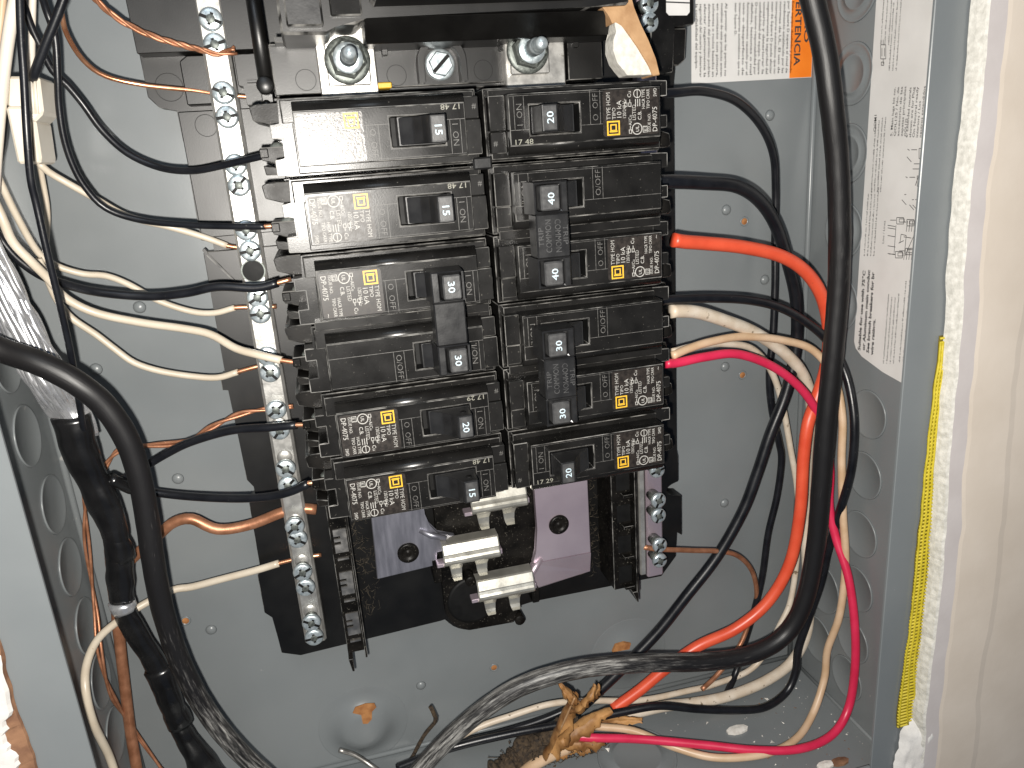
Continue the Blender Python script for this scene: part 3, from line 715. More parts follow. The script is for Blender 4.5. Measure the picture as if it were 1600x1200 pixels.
def lug_(cx,cy,label,plate,step):
    o=(cx,cy,44); t=thing('main_lug',label,'lug',o,'lugs below the main breaker')
    b=MB(); b.box(plate[0],plate[1],plate[2],plate[3],45.4,48.4,0.4); b.build('lug_plate','bar_metal',t,o)
    b=MB(); b.box(step[0],step[1],step[2],step[3],36,45.2,0.4); b.build('bus_strap','bar_metal',t,o)
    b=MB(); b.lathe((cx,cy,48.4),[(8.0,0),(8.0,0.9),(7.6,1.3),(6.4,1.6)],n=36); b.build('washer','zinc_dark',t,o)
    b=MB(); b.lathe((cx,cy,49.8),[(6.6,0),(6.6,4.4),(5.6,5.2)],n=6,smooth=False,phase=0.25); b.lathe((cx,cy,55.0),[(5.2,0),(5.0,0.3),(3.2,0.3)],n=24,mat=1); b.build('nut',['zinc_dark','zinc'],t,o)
    b=MB()
    prof=[]; h=0
    for k in range(10): prof+=[(3.0,h),(2.6,h+0.6)]; h+=1.2
    prof+=[(2.3,h),(2.3,h+5),(1.7,h+6.2),(0,h+6.4)]
    b.lathe((cx,cy,50.5),prof,n=20); b.build('stud','zinc',t,o)
lug_(-42.2,12.9,'left silver lug with flange nut and stud under the main breaker',(-49.6,-34.6,4.6,24.0),(-52.5,-32.0,-6.0,21.0))
lug_(24.0,13.5,'right silver lug with flange nut and tilted looking stud, beside the plasterboard scrap',(17.2,32.4,5.6,24.5),(16.0,39.6,-6.0,20.6))
b=MB(); b.box(-32.5,-27.0,3.6,5.6,36,44,0.3); b.build('brass_strap','print_yellow',base,BO)
o_=(-7.9,11.2,40); t=thing('ground_screw','greenish slotted hex screw between the two lugs','screw',o_)
b=MB(); b.lathe((-7.9,11.2,40),[(4.6,0),(4.6,2.8),(4.2,3.4),(0,3.4)],n=6,smooth=False,phase=0.3); b.lathe((-7.9,11.2,40),[(5.6,0),(5.6,0.8),(5,1.2),(4,1.2)],n=30); b.build('head','zinc',t,o_)
b=MB(); b.strip((-10.9,8.4),(-4.9,14.0),1.3,43.4,0.06); b.build('slot','slot_black',t,o_)
# right side bracket with its sticker
t=thing('neutral_bracket','black plastic bracket with a white sticker at the top right of the base','bracket',(92,30,13)); TO=(92,30,13)
b=MB(); b.prism([(82,60),(82,8),(85,5),(88,5.2),(92,5.5),(92.2,23.5),(101.6,23.5),(101.6,60)],13,30,0.5,0,1); b.prism([(92.4,23.2),(92.4,9.6),(97,8.4),(100.4,10.6),(101.2,23.2)],13,24,0.5,0,1); b.build('housing',['black_plastic','worn_edge'],t,TO)
st=MB(); st.prism([(89,60),(89,28.4),(90.2,27.2),(98.2,27.0),(99.4,28.2),(99.4,60)],30,30.25); sk=st.build('sticker','label_white',t,TO)
b=MB(); b.strip((88.8,32.2),(99.4,31.6),0.5,30.3,0.1); b.strip((88.8,34.2),(99.4,33.6),0.9,30.3,0.1); b.build('printed_rule','print_black',sk,TO)

# ------------------------------------------------------------------ neutral bars
def screw(t, o, x, y, z, rise, ang, r=4.15, mats=('zinc','slot_black','zinc_dark'), single=False):
    b=MB()
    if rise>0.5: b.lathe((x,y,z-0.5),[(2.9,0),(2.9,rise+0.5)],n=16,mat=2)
    b.lathe((x,y,z+rise),[(r-0.2,0),(r,0.25),(r,1.1),(r-0.35,1.7),(r-1.0,1.95),(0.01,2.0)],n=26)
    zz=z+rise+2.0; c,s=math.cos(ang),math.sin(ang)
    b.strip((x-c*(r-0.25),y-s*(r-0.25)),(x+c*(r-0.25),y+s*(r-0.25)),1.15,zz,0.03,1)
    if not single:
        b.strip((x+s*2.2,y-c*2.2),(x-s*2.2,y+c*2.2),1.1,zz,0.05,1)
        b.lathe((x,y,zz),[(1.6,0.0),(1.5,0.07),(0.01,0.07)],n=12,mat=2)
    return b.build('screw',list(mats),t,o)
NB=(-87.6,-90,17)
nb=thing('neutral_bar','long silver neutral bar with paired screws left of the breakers','neutral bar',NB,'neutral bars')
def bar_x(y): return -87.6
b=MB(); b.prism([(-92.6,62),(-82.8,62),(-82.6,-233.5),(-92.2,-233.5)],15.5,24,1.1,0,None); b.build('bar','bar_metal',nb,NB)
LS=[(325,30),(334,70),(345,145),(350,183),(362,258),(370,290),(382,360),(388,392),(393,424),(400,465),(407,490),(421,556),(424,582),(434,640),(440,672),(450,732),(455,758),(463,822),(468,842),(479,893),(484,917),(492,972),(495,995)]
for i,(px,py) in enumerate(LS):
    rise=0.0 if py<600 else (2.5 if py<700 else 4.5)
    q=at(px,py,25+rise)
    if py==424:
        b=MB(); b.lathe((-87.6,q[1],24),[(4.3,0.02),(4.1,0.05),(0.01,0.06)],n=26,mat=0); b.circle((-87.6,q[1]),4.4,0.5,24,0.15,1,26); tag(b.build('screw',['slot_black','zinc_dark'],nb,NB),'dark empty screw hole'); continue
    screw(nb,NB,-87.6+0.2*rng.uniform(-1,1),q[1],24,rise,rng.uniform(-0.9,0.9))
for y in [ -125,-140,-170,-190,-216]:
    b=MB(); b.lathe((-87.6,y,23.6),[(3.6,0),(3.0,0.75),(1.5,1.0),(0.01,1.05)],n=20); b.build('hole_boss','bar_metal',nb,NB)
NR=(83.8,-90,17)
nr=thing('neutral_bar','right hand silver neutral bar with tall screws, mostly behind the breakers','neutral bar',NR,'neutral bars')
b=MB(); b.box(79.6,88.4,-236.5,62,15.5,22,0.8); b.build('bar','aluminium_pink_reflection',nr,NR)
b=MB(); b.box(73.6,76.8,-231,-150,14,27,0.6); b.build('side_rail','bar_metal',nr,NR)
for px,py in [(1015,5),(1015,35),(1027,735),(1029,782),(1029,806),(1031,852),(1031,876)]:
    q=at(px,py,30); screw(nr,NR,q[0] if py>100 else q[0],q[1],22,7.0,rng.uniform(0.3,1.2),3.9)

# ------------------------------------------------------------------ breakers
PITCH=25.4
T_D=(0,-1,0); T_U=(1,0,0)
def pole_body(b, y):
    b.prism([(-71,y+4.4),(-71,y-0.1),(-67.4,y-0.1),(-67.4,y-6.7),(-71,y-6.7),(-71,y-12.0),(-66,y-12.3),(-1.4,y-12.3),(-1.4,y+12.3),(-67.6,y+12.3),(-67.6,y+4.4)],41,67.8,0.28,0,1)
    b.box(-70,-2.2,y-12.2,y+12.2,14,41,0,0)
    ol=[(-67.6,4.25),(-70.8,4.25),(-70.8,0.05),(-67.25,0.05),(-67.25,-6.85),(-70.8,-6.85),(-70.8,-11.85),(-64,-12.1)]
    for p_,q_ in zip(ol[:-1],ol[1:]): b.strip((p_[0],y+p_[1]),(q_[0],y+q_[1]),0.22,67.8,0.07,1)
    b.box(-67.0,-2.4,y+4.5,y+11.9,67.8,70.6,0.25,0,1,top=(-66.6,-2.6,y+4.5,y+11.5)); b.box(-63.8,-2.4,y-11.9,y+4.45,67.8,70.6,0.25,0,1,top=(-63.6,-2.6,y-11.6,y+4.45))
    b.ring_block((-63,-7.6,y-9.3,y+7.4),(-32.8,-14.8,y-5.4,y+4.2),70.6,79.0,71.5,0.22,0,1,ob=(-63.2,-7.3,y-9.6,y+8.0),floor=2)
    b.tube([(-63.1,y+7.3,75.0),(-7.5,y+7.3,75.0)],3.3,28); b.strip((-63,y+7.55),(-7.6,y+7.55),0.14,78.25,0.1,1); b.strip((-62.6,y+9.2),(-7.6,y+9.2),0.12,77.5,0.12,1)
    b.box(-7.3,-1.6,y-9.3,y+2.2,70.6,75.0,0.25,0,1); b.box(-7.3,-1.8,y+2.4,y+9.6,70.6,74.2,0.25,0,1)
def pole_marks(b, y, labelled, slash):
    z=79.0; w=0.16
    b.strip((-41.2 if labelled else -63,y+2.1),(-33.2,y+2.1),w,z,0.04)
    for x in (-40.4,-36.7): b.strip((x,y+2.0),(x,y-9.0),w,z,0.04)
    for x in (-12.9,-9.4): b.strip((x,y+2.4),(x,y-8.6),w,z,0.04)
    b.strip((-14.4,y+2.4),(-7.8,y+2.4),w,z,0.04); b.strip((-62.8,y-8.6),(-8,y-8.6),0.1,z,0.03)
    b.text('O/OFF' if slash else 'O  OFF',(-39.6,y+1.0,z+0.05),T_D,T_U,2.9,width=9.0,bold=-0.01)
    b.text('I/ON' if slash else 'I  ON',(-12.2,y+1.2,z+0.05),T_D,T_U,2.9,width=7.2,bold=-0.01)
    b.rect_ring(-33.3,-14.4,y-5.9,y+4.7,0.14,z,0.05)
def pole_terminal(t, y):
    b=MB(); b.prism([(-77.2,y+10.8),(-75.6,y+11.6),(-67.5,y+11.6),(-67.5,y+4.6),(-71.2,y+4.6),(-76.6,y+6.4)],30,58,0.3,0,1); b.build('terminal_cover',['dusty_plastic','worn_edge'],t)
    b=MB(); b.prism([(-76.4,y-2.2),(-76.2,y-6.6),(-67.5,y-9.0),(-67.5,y-2.2)],30,50,0.3,0,1); b.prism([(-75.6,y-8.2),(-67.5,y-10.4),(-67.5,y-12.0),(-75.2,y-11.6)],30,56,0.3,0,1); b.build('terminal_cover',['dusty_plastic','worn_edge'],t)
    b=MB(); b.box(-76.6,-73.6,y-5.8,y-2.6,36,50.6,0.3); b.build('clamp','dusty_plastic',t)
    b=MB(); b.lathe((-70.4,y-3.4,46),[(2.9,0),(2.9,1.6),(2.4,2.2),(0.01,2.2)],n=18); b.build('terminal_screw','zinc_dark',t)
def label_mesh():
    b=MB(); r=0.9; x0,x1,y0,y1=-62.4,-41.4,-8.8,6.6
    pts=[]
    for cx,cy,a in ((x1-r,y1-r,0),(x0+r,y1-r,1),(x0+r,y0+r,2),(x1-r,y0+r,3)):
        pts+=[(cx+r*math.cos(math.pi/2*(a+k/4)),cy+r*math.sin(math.pi/2*(a+k/4))) for k in range(5)]
    b.prism(pts,78.98,79.10); return b
def emblem_mesh():
    b=MB(); z=79.12; x0,x1,y0,y1=-47.5,-42.7,1.35,6.2; h=0.05
    b.rect_ring(x0,x1,y0,y1,0.5,z,h)
    b.rect_ring(x0+1.2,x1-1.2,y0+1.1,y1-1.4,0.42,z,h)
    b.strip((x0+0.95,y1-1.32),(x1-0.95,y1-1.32),0.55,z,h)
    return b
def lettering_mesh(swd=True, code='E1'):
    b=MB(); Z=79.16
    T=lambda s,x,y,size,w,bold=0.0: b.text(s,(x,y,Z),T_D,T_U,size,width=w,bold=bold)
    T('TYPE HOM',-44.1,0.9,2.15,8.9,-0.006)
    T('TIPO',-46.0,0.9,1.85,3.9,0.0)
    T('10 kA',-48.2,0.9,2.5,6.2,0.0)
    T('120/240 V~',-49.9,0.9,1.75,6.6,0.0)
    b.rect_ring(-52.0,-50.9,4.6,6.0,0.22,Z-0.02,0.03); b.strip((-51.45,4.5),(-51.45,3.3),0.26,Z-0.02,0.03); T('Al/Cu',-52.0,3.2,1.7,3.4,0.0)
    for dx in (0,1.5): b.rect_ring(-52.0+dx,-50.9+dx,-4.4,-3.0,0.22,Z-0.02,0.03); b.strip((-51.45+dx,-4.4),(-51.45+dx,-5.4),0.26,Z-0.02,0.03)
    T('Cu',-51.9,-6.0,1.9,2.1,0.004)
    b.circle((-54.0,4.5),1.85,0.34,Z,0.0); T('UL',-54.7,5.55,1.7,2.1,0.015)
    T('LISTED',-53.6,1.6,1.9,5.2,-0.004); T('C.B.',-55.7,1.6,1.9,3.0,0.01)
    if swd:
        for k in range(3): b.strip((-55.2+k*0.8,-3.0),(-55.2+k*0.8,-5.4),0.26,Z-0.02,0.03)
        b.circle((-54.3,-7.2),1.35,0.28,Z,0.0); b.strip((-54.3,-8.4),(-54.3,-6.0),0.24,Z-0.02,0.03)
    b.rect_ring(-58.0,-56.2,3.7,5.9,0.2,Z-0.02,0.03); T(code,-57.7,5.55,1.5,1.6,0.006)
    T('ISSUE NO.',-59.2,5.9,1.55,6.4,0.0); T('DP-4075',-61.7,5.9,2.55,8.4,0.0)
    T('HACR TYPE',-57.1,-2.0,1.65,6.5,0.004); T('TIPO CARR',-58.9,-2.0,1.65,6.5,0.004)
    if swd: T('SWD',-61.6,-5.9,1.75,2.8,0.008)
    else: b.text('~',(-61.4,-7.2,Z),T_D,T_U,2.2,width=1.3)
    return b
def handle_mesh(y, z=90.0, deep=True):
    b=MB()
    b.box(-30.4,-15.2,y-4.9,y+3.9,71.7,79.6,0,0)
    b.prism([(79.6,-30.2),(79.6,-15.4),(z-0.4,-15.9),(z,-16.2),(z,-21.2),(z-1.2,-22.0),(z-4.4,-23.2),(z-7.6,-25.8),(80.6,-28.6)],y-4.8,y+3.8,0.25,0,None,axis='y')
    b.lathe((-18.6,y+3.75,z-4.6),[(1.25,0),(1.25,0.12),(0.01,0.12)],(0,1,0),14,1)
    return b
def handle_face(y, z=90.0, x0=-20.9, x1=-16.4):
    return MB().box(x0,x1,y-4.3,y+3.3,z-0.1,z+0.16,0.08)
SHARED={}
def use(key, maker, name, mats, t, label=None):
    """alike parts share their mesh"""
    if key not in SHARED:
        ob=maker().build(name,mats,t); SHARED[key]=ob.data
    else:
        ob=bpy.data.objects.new(name,SHARED[key]); col.objects.link(ob); ob.parent=t
    if label: ob['label']=label
    return ob
def single(row, right, amp, stamp, label):
    y=-PITCH*(row-0.5)
    t=thing('circuit_breaker',label,'breaker',(0,y,0),'plug-in breakers',math.pi if right else 0.0)
    def body():
        b=MB(); pole_body(b,0); return b
    use('body1',body,'body',['black_plastic','worn_edge','slot_black'],t)
    def marks():
        b=MB(); pole_marks(b,0,True,False); b.text('#',(-2.6,7.0,74.3),(-1,0,0),(0,-1,0),2.6); return b
    use('marks1',marks,'moulded_marking',['moulding'],t)
    key='term'
    if key not in SHARED:
        pole_terminal(t,0); SHARED[key]=[(o.name.split('.')[0],o.data) for o in t.children if o.name.startswith(('terminal','clamp'))]
    else:
        for nm,d in SHARED[key]:
            ob=bpy.data.objects.new(nm,d); col.objects.link(ob); ob.parent=t
    h=use('handle',lambda: handle_mesh(0),'handle',['handle_plastic','slot_black'],t)
    f=use('hface',lambda: handle_face(0),'number_face',['handle_face'],h)
    b=MB(); b.text(amp,(-19.8,1.4,90.2),T_D,T_U,3.3,width=3.9,bold=0.012); b.build('number','print_blue_white',h)
    l=use('label_glossy' if (row==1 and not right) else 'label',label_mesh,'rating_label',['label_dark' if (row==1 and not right) else 'label_matte'],t)
    use('letter1',lettering_mesh,'lettering',['print_white'],l); use('emblem',emblem_mesh,'emblem',['print_yellow'],l)
    b=MB(); b.text(stamp,(-8.6,7.2,79.06),(-1,0,0),(0,-1,0),2.5,width=7.0); b.build('date_stamp','print_stamp',t)
    return t
def double(row, right, amp, label):
    """two poles under one tied handle; row is the upper pole of the pair"""
    yc=-PITCH*row
    t=thing('double_breaker',label,'breaker',(0,yc,0),'plug-in breakers',math.pi if right else 0.0)
    ys=(PITCH/2,-PITCH/2)
    def body():
        b=MB()
        for y in ys: pole_body(b,y)
        b.box(-66,-3,-1.6,1.6,60,71.6,0.2,0,1); return b
    use('body2',body,'body',['black_plastic','worn_edge','slot_black'],t)
    lp=0                       # the labelled pole is the first in its own frame
    def marks():
        b=MB(); pole_marks(b,ys[0],True,right is False and False); pole_marks(b,ys[1],False,True); return b
    use('marks2',marks,'moulded_marking',['moulding'],t)
    for y in ys:
        for nm,d in SHARED['term']:
            ob=bpy.data.objects.new(nm,d); col.objects.link(ob); ob.parent=t; ob.location=PB((0,y,0))
    for y in ys:
        h=bpy.data.objects.new('handle',SHARED['handle']); col.objects.link(h); h.parent=t; h.location=PB((0,y,0))
    x0,x1=(-22.9,-11.2) if right else (-26.2,-15.4)
    b=MB()
    hx0,hx1=(-19.6,-12.9) if right else (-22.6,-16.4)
    for y in ys:
        yo=0.2 if right else -0.2
        b.ring_block((x0,x1,y-5.6,y+4.8),(hx0-0.9,hx1+0.9,y-4.9,y+4.0),80.5,91.6,84,0.4,0,None,ob=(x0-0.8,x1+0.8,y-5.8,y+5.0),floor=0)
    yt=ys[0]-5.6; yl=ys[1]+4.8
    b.box(x0,x1,yl,yt,82.5,91.9 if right else 91.4,0.5)
    tie=b.build('handle_tie',['handle_plastic'],t)
    for y in ys:
        b=MB(); b.box(hx0,hx1,y-4.6,y+3.7,84,93.4,0.5); b.build('number_face',['handle_face'],tie)
        b=MB(); b.text(amp,((hx0+hx1)/2-1.35,y+1.8,93.5),T_D,T_U,3.2,width=4.0,bold=0.012); b.build('number','print_blue_white',tie)
    if right:
        b=MB(); ym=(yt+yl)/2; zt=91.98; xm=(x0+x1)/2
        b.text('COMMON',(xm+0.7,ym+5.6,zt),T_D,T_U,3.0,width=11.2,bold=0.0); b.text('TRIP',(xm+3.5,ym+3.4,zt),T_D,T_U,2.6,width=6.6)
        b.text('COMMON',(xm-0.7,ym-5.6,zt),(0,1,0),(-1,0,0),3.0,width=11.2,bold=0.0); b.text('TRIP',(xm-3.5,ym-3.4,zt),(0,1,0),(-1,0,0),2.6,width=6.6)
        b.build('embossed_lettering','handle_face',tie)
    l=bpy.data.objects.new('rating_label',SHARED['label']); col.objects.link(l); l.parent=t; l.location=PB((0,ys[0],0))
    use('letter2',lambda: lettering_mesh(False,'E2'),'lettering',['print_white'],l); use('emblem',emblem_mesh,'emblem',['print_yellow'],l)
    return t
t=single(1,False,'15','17 48','black 15 amp breaker at the top of the left column')
t.rotation_euler.x=math.radians(0.9); t.location+=PB((0,79*math.sin(math.radians(0.9)),0))      # tilted so the flash glare centres on its label
single(2,False,'15','17 48','black 15 amp breaker, second from the top of the left column')
double(3,False,'30','black two pole 30 amp breaker with wide tie bar in the left column')
single(5,False,'20','17 29','black 20 amp breaker in the left column')
single(6,False,'15','17 48','black 15 amp breaker at the bottom of the left column')
single(1,True,'20','17 48','black 20 amp breaker at the top of the right column')
double(2,True,'40','black two pole 40 amp breaker in the right column, feeding the orange red wire')
double(4,True,'30','black two pole 30 amp breaker in the right column, feeding the pink wire')
single(6,True,'20','17 29','black 20 amp breaker at the bottom of the right column')
# small grey plug between the columns
o_=(-2,-24,66); b=MB(); b.box(-4.6,2.2,-27.2,-23.0,60,71.5,0.6); b.build('filler','handle_plastic',base,BO)

# ------------------------------------------------------------------ wires
def inside(p, m=4.0):
    q=at(*p)
    if q[0]>W-m: q=atx(p[0],p[1],W-m)
    elif q[0]<-W+m: q=atx(p[0],p[1],-W+m)
    if q[1]<YB+m and q[2]<D: q=aty(p[0],p[1],YB+m)
    return q
def path(pts, step=2.0):
    return smooth_path([inside(p) for p in pts], step)
def rad(pts, w):
    """half the measured width, at the wire's own distance"""
    ds=[depth(at(*p))*stretch(at(*p)) for p in pts]; return w/2*(sum(ds)/len(ds))/F_PX
def wire(name, label, pts, w, mat, tail=None, head=None, tail_w=None, cu='copper', group=None, scuff=None, cat='wire', wob=0.0):
    """pts measured along the insulation; tail / head = bare copper beyond its end / start"""
    r=rad(pts,w); P=path(pts); mid=P[len(P)//2]; o=tuple(mid)
    sc=None
    if scuff: sc=[scuff(i/(len(P)-1)) for i in range(len(P))]
    if not tail and not head:
        b=MB(); b.tube(P,r,18 if r>4 else 14,0,True,sc,wob); ob=b.build(name,[mat],None,o); return tag(ob,label,cat,group)
    t=thing(name,label,cat,o,group)
    b=MB(); b.tube(P,r,14,0,True,sc,wob,rough_end=0.5); b.build('insulation',[mat],t,o)
    for seg in (tail,head):
        if seg:
            a=P[-1] if seg is tail else P[0]; a2=P[-4] if seg is tail else P[3]
            Q=smooth_path([tuple(a2),tuple(a)]+[at(*p) for p in seg],1.5)
            b=MB(); b.tube(Q,(tail_w/2*0.27) if tail_w else 0.95,10); b.build('bare_copper',[cu],t,o)
    return t
def twisted(name, label, pts, w, cu, turns, strands=2, group=None, tip=False, loose=0.0):
    P=path(pts,1.2); r=rad(pts,w)/2*1.05; o=tuple(P[len(P)//2]); t=thing(name,label,'wire',o,group)
    for s in range(strands):
        Q=[]
        for j,p in enumerate(P):
            tn=(P[min(j+1,len(P)-1)]-P[max(j-1,0)]).normalized(); u=tn.cross(Vector((0,0,1))).normalized(); wv=tn.cross(u)
            f=j/(len(P)-1); a=2*math.pi*(turns*f+s/strands)+0.5*math.sin(f*9)
            sp=1.0+(1.4*max(0,f-0.94)/0.06 if tip else 0)
            Q.append(p+(u*math.cos(a)+wv*math.sin(a))*r*sp*(1+loose*math.sin(f*5)))
        b=MB(); b.tube(Q,r,9); b.build('strand',[cu],t,o)
    return t
# --- left, to the breakers
wire('black_wire','black wire curving from the top left to the topmost left breaker',[(28,-20,42),(47,37,38),(61,68,36),(82,110,33),(105,133,31),(130,163,29),(160,204,28),(200,240,28),(250,262,30),(300,267,36),(350,258,42),(400,246,47),(414,243,48)],14.5,'wire_black',tail=[(425,241,47)],group='black branch wires')
wire('black_wire','black wire dropping then curving right to the second left breaker',[(62,-20,52),(72,15,48),(86,58,46),(90,117,44),(92,163,42),(99,212,40),(112,254,38),(132,291,36),(165,325,34),(220,344,34),(300,352,38),(380,354,44),(415,354,46)],13.5,'wire_black',tail=[(440,352,46)],group='black branch wires')
wire('black_wire','thick black wire to the tied left breaker, passing over the white wires',[(-20,345,30),(0,372,30),(25,402,30),(60,428,30),(95,442,32),(150,456,36),(230,463,38),(290,458,42),(340,448,45),(400,450,47),(434,442,48)],17,'wire_black',tail=[(455,436,48)],group='black branch wires')
wire('black_wire','black wire to the fifth left breaker, running beside the twisted copper pair',[(150,790,22),(185,755,24),(225,730,26),(262,708,28),(300,690,32),(360,673,38),(420,668,44),(463,664,47)],15,'wire_black',tail=[(490,664,48)],group='black branch wires')
wire('black_wire','black wire to the bottom left breaker, crossing behind the service cable',[(150,745,30),(190,758,26),(240,769,24),(300,776,28),(370,779,36),(420,776,42),(455,768,46),(482,755,48)],15,'wire_black',tail=[(508,755,48)],group='black branch wires')
# --- left, whites
wire('white_wire','short white wire leaving the cream connector for the upper neutral screw',[(58,252,30),(75,268,28),(100,283,26),(150,311,25),(200,338,24),(270,356,22),(320,371,20),(355,384,20)],13,'wire_white',tail=[(385,387,20),(410,382,20)],group='white neutral wires')
wire('white_wire','white wire with a hump above the thick black wire',[(-25,220,34),(0,283,30),(30,345,26),(60,395,22),(90,416,20),(130,428,18),(165,431,18),(200,444,18),(250,471,18),(300,487,18),(335,489,19),(366,481,20)],12.5,'wire_white',tail=[(400,480,20),(432,479,20)],group='white neutral wires')
wire('white_wire','thickest white wire, crossing the neutral bar into the tied left breaker',[(-20,290,44),(3,340,44),(20,378,42),(48,408,40),(78,438,36),(103,466,34),(150,489,32),(220,504,32),(290,514,34),(330,523,36),(368,544,40),(402,554,44),(440,563,46)],16,'wire_white',tail=[(485,569,47)],group='white neutral wires',cu='aged_copper')
wire('white_wire','lower white wire dipping to the neutral bar under the thickest white one',[(60,405,24),(75,438,22),(90,470,20),(112,497,18),(150,523,18),(180,546,18),(210,567,18),(250,580,18),(300,588,18),(340,590,19),(372,581,20)],12.5,'wire_white',tail=[(410,571,20),(440,568,20)],group='white neutral wires')
wire('white_wire','white wire looping out of the box bottom to the lowest neutral screw',[(185,1225,42),(170,1180,42),(146,1130,42),(134,1080,40),(135,1040,36),(152,1000,30),(185,970,22),(225,944,16),(270,922,14),(300,917,14),(350,904,16),(400,891,18),(436,880,19)],15,'wire_white',tail=[(470,872,19),(502,867,19)],group='white neutral wires')
wire('white_wire','thin white wire hanging straight below the cream connector',[(60,250,24),(68,290,20),(74,330,18),(73,372,16),(66,420,16)],11,'wire_white',group='white neutral wires')
wire('white_cable','broad white cable in the top left corner',[(30,-30,52),(16,40,50),(4,130,48),(-6,240,46),(-12,330,46)],26,'sheath_white',cat='cable',group='white cables')
wire('white_cable','white cable entering the top of the cream connector',[(52,-30,36),(50,40,36),(49,90,38),(46,135,40)],15,'sheath_white',cat='cable',group='white cables')
wire('white_cable','pale cable at the extreme top left, behind the broad white one',[(6,-30,40),(-2,60,40),(-20,160,40)],18,'wire_peach',cat='cable',group='white cables')
# --- the cream connector
CO=at(38,190,38); t=thing('cable_connector','cream plastic cable connector at the upper left','connector',CO)
def pxpoly(pp,z): return [at(x,y,z)[:2] for x,y in pp]
b=MB(); b.prism(pxpoly([(12,119),(61,119),(68,177),(53,192),(10,166)],46),30,46,0.8); b.build('body','connector_cream',t,CO)
b=MB(); b.prism(pxpoly([(8,166),(42,166),(40,256),(27,256)],49),32,49,0.8); b.build('wedge','connector_cream',t,CO)
b=MB(); b.prism(pxpoly([(46,172),(56,190),(65,250),(62,257),(54,256)],44),28,44,0.8); b.build('jaw','connector_cream',t,CO)
for x in (48,54): 
    b=MB(); b.tube([at(x,124,46.2),at(x+5,178,46.2)],0.5,6); b.build('rib','connector_cream',t,CO)
# --- more top-left blacks
wire('black_cable','stout black cable slanting into the cream connector',[(108,-25,54),(88,28,52),(70,72,50),(53,117,47),(50,126,44)],20,'wire_black',cat='cable')
wire('black_wire','long black wire hanging in front of the connector down to the service cable',[(30,-20,72),(33,60,72),(37,117,72),(42,210,72),(48,280,70),(57,320,68),(75,400,66),(95,482,62),(112,560,56),(122,620,48),(132,680,40)],14.5,'wire_black')
wire('black_wire','black wire end at the left edge beside the connector',[(-15,300,40),(0,240,40),(6,200,36),(10,150,30)],16,'wire_black')
# --- coppers, left
wire('copper_wire','single shiny bare copper wire arching to the neutral bar at the upper left',[(92,-10,40),(97,25,38),(105,55,34),(130,94,28),(165,119,24),(225,133,21),(300,141,20),(345,148,20),(396,152,20)],10,'copper')
twisted('twisted_copper','twisted bare copper pair ending frayed past the upper neutral screws',[(135,-20,38),(155,5,34),(190,33,30),(240,57,30),(290,72,29),(318,79,26),(340,84,25.6),(368,78,26)],13,'aged_copper',3.4,3,tip=True)
twisted('twisted_copper','twisted bare copper pair reaching the neutral bar at mid height',[(160,735,14),(180,708,14),(205,697,15),(235,696,16),(290,690,18),(330,668,20),(370,649,20),(410,640,20),(458,635,20)],11.5,'aged_copper',2.6,2)
wire('ground_wire','heavy bare copper ground wire snaking from the box bottom to the neutral bar',[(218,1225,14),(205,1150,14),(196,1080,14),(188,1010,14),(183,950,14),(195,890,14),(215,865,15),(250,834,17),(272,816,18),(300,811,19),(340,827,20),(390,820,20),(440,801,21),(470,795,21),(494,796,21)],20,'aged_copper')
twisted('twisted_copper','thin twisted copper pair running down the left wall',[(132,760,14),(134,830,14),(142,900,13),(150,960,9),(156,1020,10),(172,1080,11),(205,1135,12),(255,1205,13)],11,'aged_copper',2.2,2,loose=0.4)
# --- aluminium strands, taped together below
SO=at(120,650,38); t=thing('taped_cable','bundle of bare aluminium strands wrapped in black electrical tape, lower left','cable',SO)
A_=[(-12,362),(28,436),(60,498),(98,572),(130,630),(144,657),(150,680)]; B_=[(-40,450),(0,520),(32,580),(58,622),(76,645),(90,657),(100,680)]
for k in range(22):
    f=k/21; g=min(1,max(0,f+rng.uniform(-0.18,0.18))); h=min(1,max(0,f+rng.uniform(-0.12,0.12)))
    pts=[]
    for q in range(7):
        w=(f,g,h,g,f,f,f)[q]; zz=40+(9 if q<4 else 6)*math.sin(math.pi*w)+rng.uniform(-1,1)
        pts.append((A_[q][0]+(B_[q][0]-A_[q][0])*w,A_[q][1]+(B_[q][1]-A_[q][1])*w,zz if q<4 else 36+5*math.sin(math.pi*w)))
    b=MB(); b.tube(path(pts),1.15,9); b.build('strand',['strand_metal'],t,SO)
def wrap(pts, ws, name='tape_wrap', seed=0.0, fl=1.15, wb=0.10):
    P=path(pts,1.6); n=len(P); rs=[]
    for j in range(n):
        f=j/(n-1)*(len(ws)-1); k=min(int(f),len(ws)-2); w=0.88*(ws[k]+(ws[k+1]-ws[k])*(f-k))
        rs.append(w/2*depth(P[j])*stretch(P[j])/F_PX*(1+0.06*noise.noise(Vector((j*0.18+seed,seed,0)))))
    b=MB(); b.tube(P,rs,26,0,True,None,wb,flat=[fl]*n); return b.build(name,['tape'],t,SO)
wrap([(110,650,38),(118,680,38),(128,712,38),(143,745,36),(160,782,36),(176,820,35),(184,855,35),(188,895,34),(190,938,33)],[70,68,62,56,58,52,42,48,50,46],seed=1)
wrap([(111,652,38),(116,672,38),(122,697,38)],[71,70,66],seed=2)
wrap([(119,690,38),(128,712,38),(134,727,37)],[61,63,52],seed=3.3)
wrap([(179,838,35),(186,858,35),(189,872,34)],[41,52,53],seed=4.1)
b=MB(); Q=path([(190,940,33),(194,950,32.5)],1.0); b.tube(Q,[5.1]*len(Q),20,rough_end=0.8); b.build('strand_collar',['strand_metal'],t,SO)
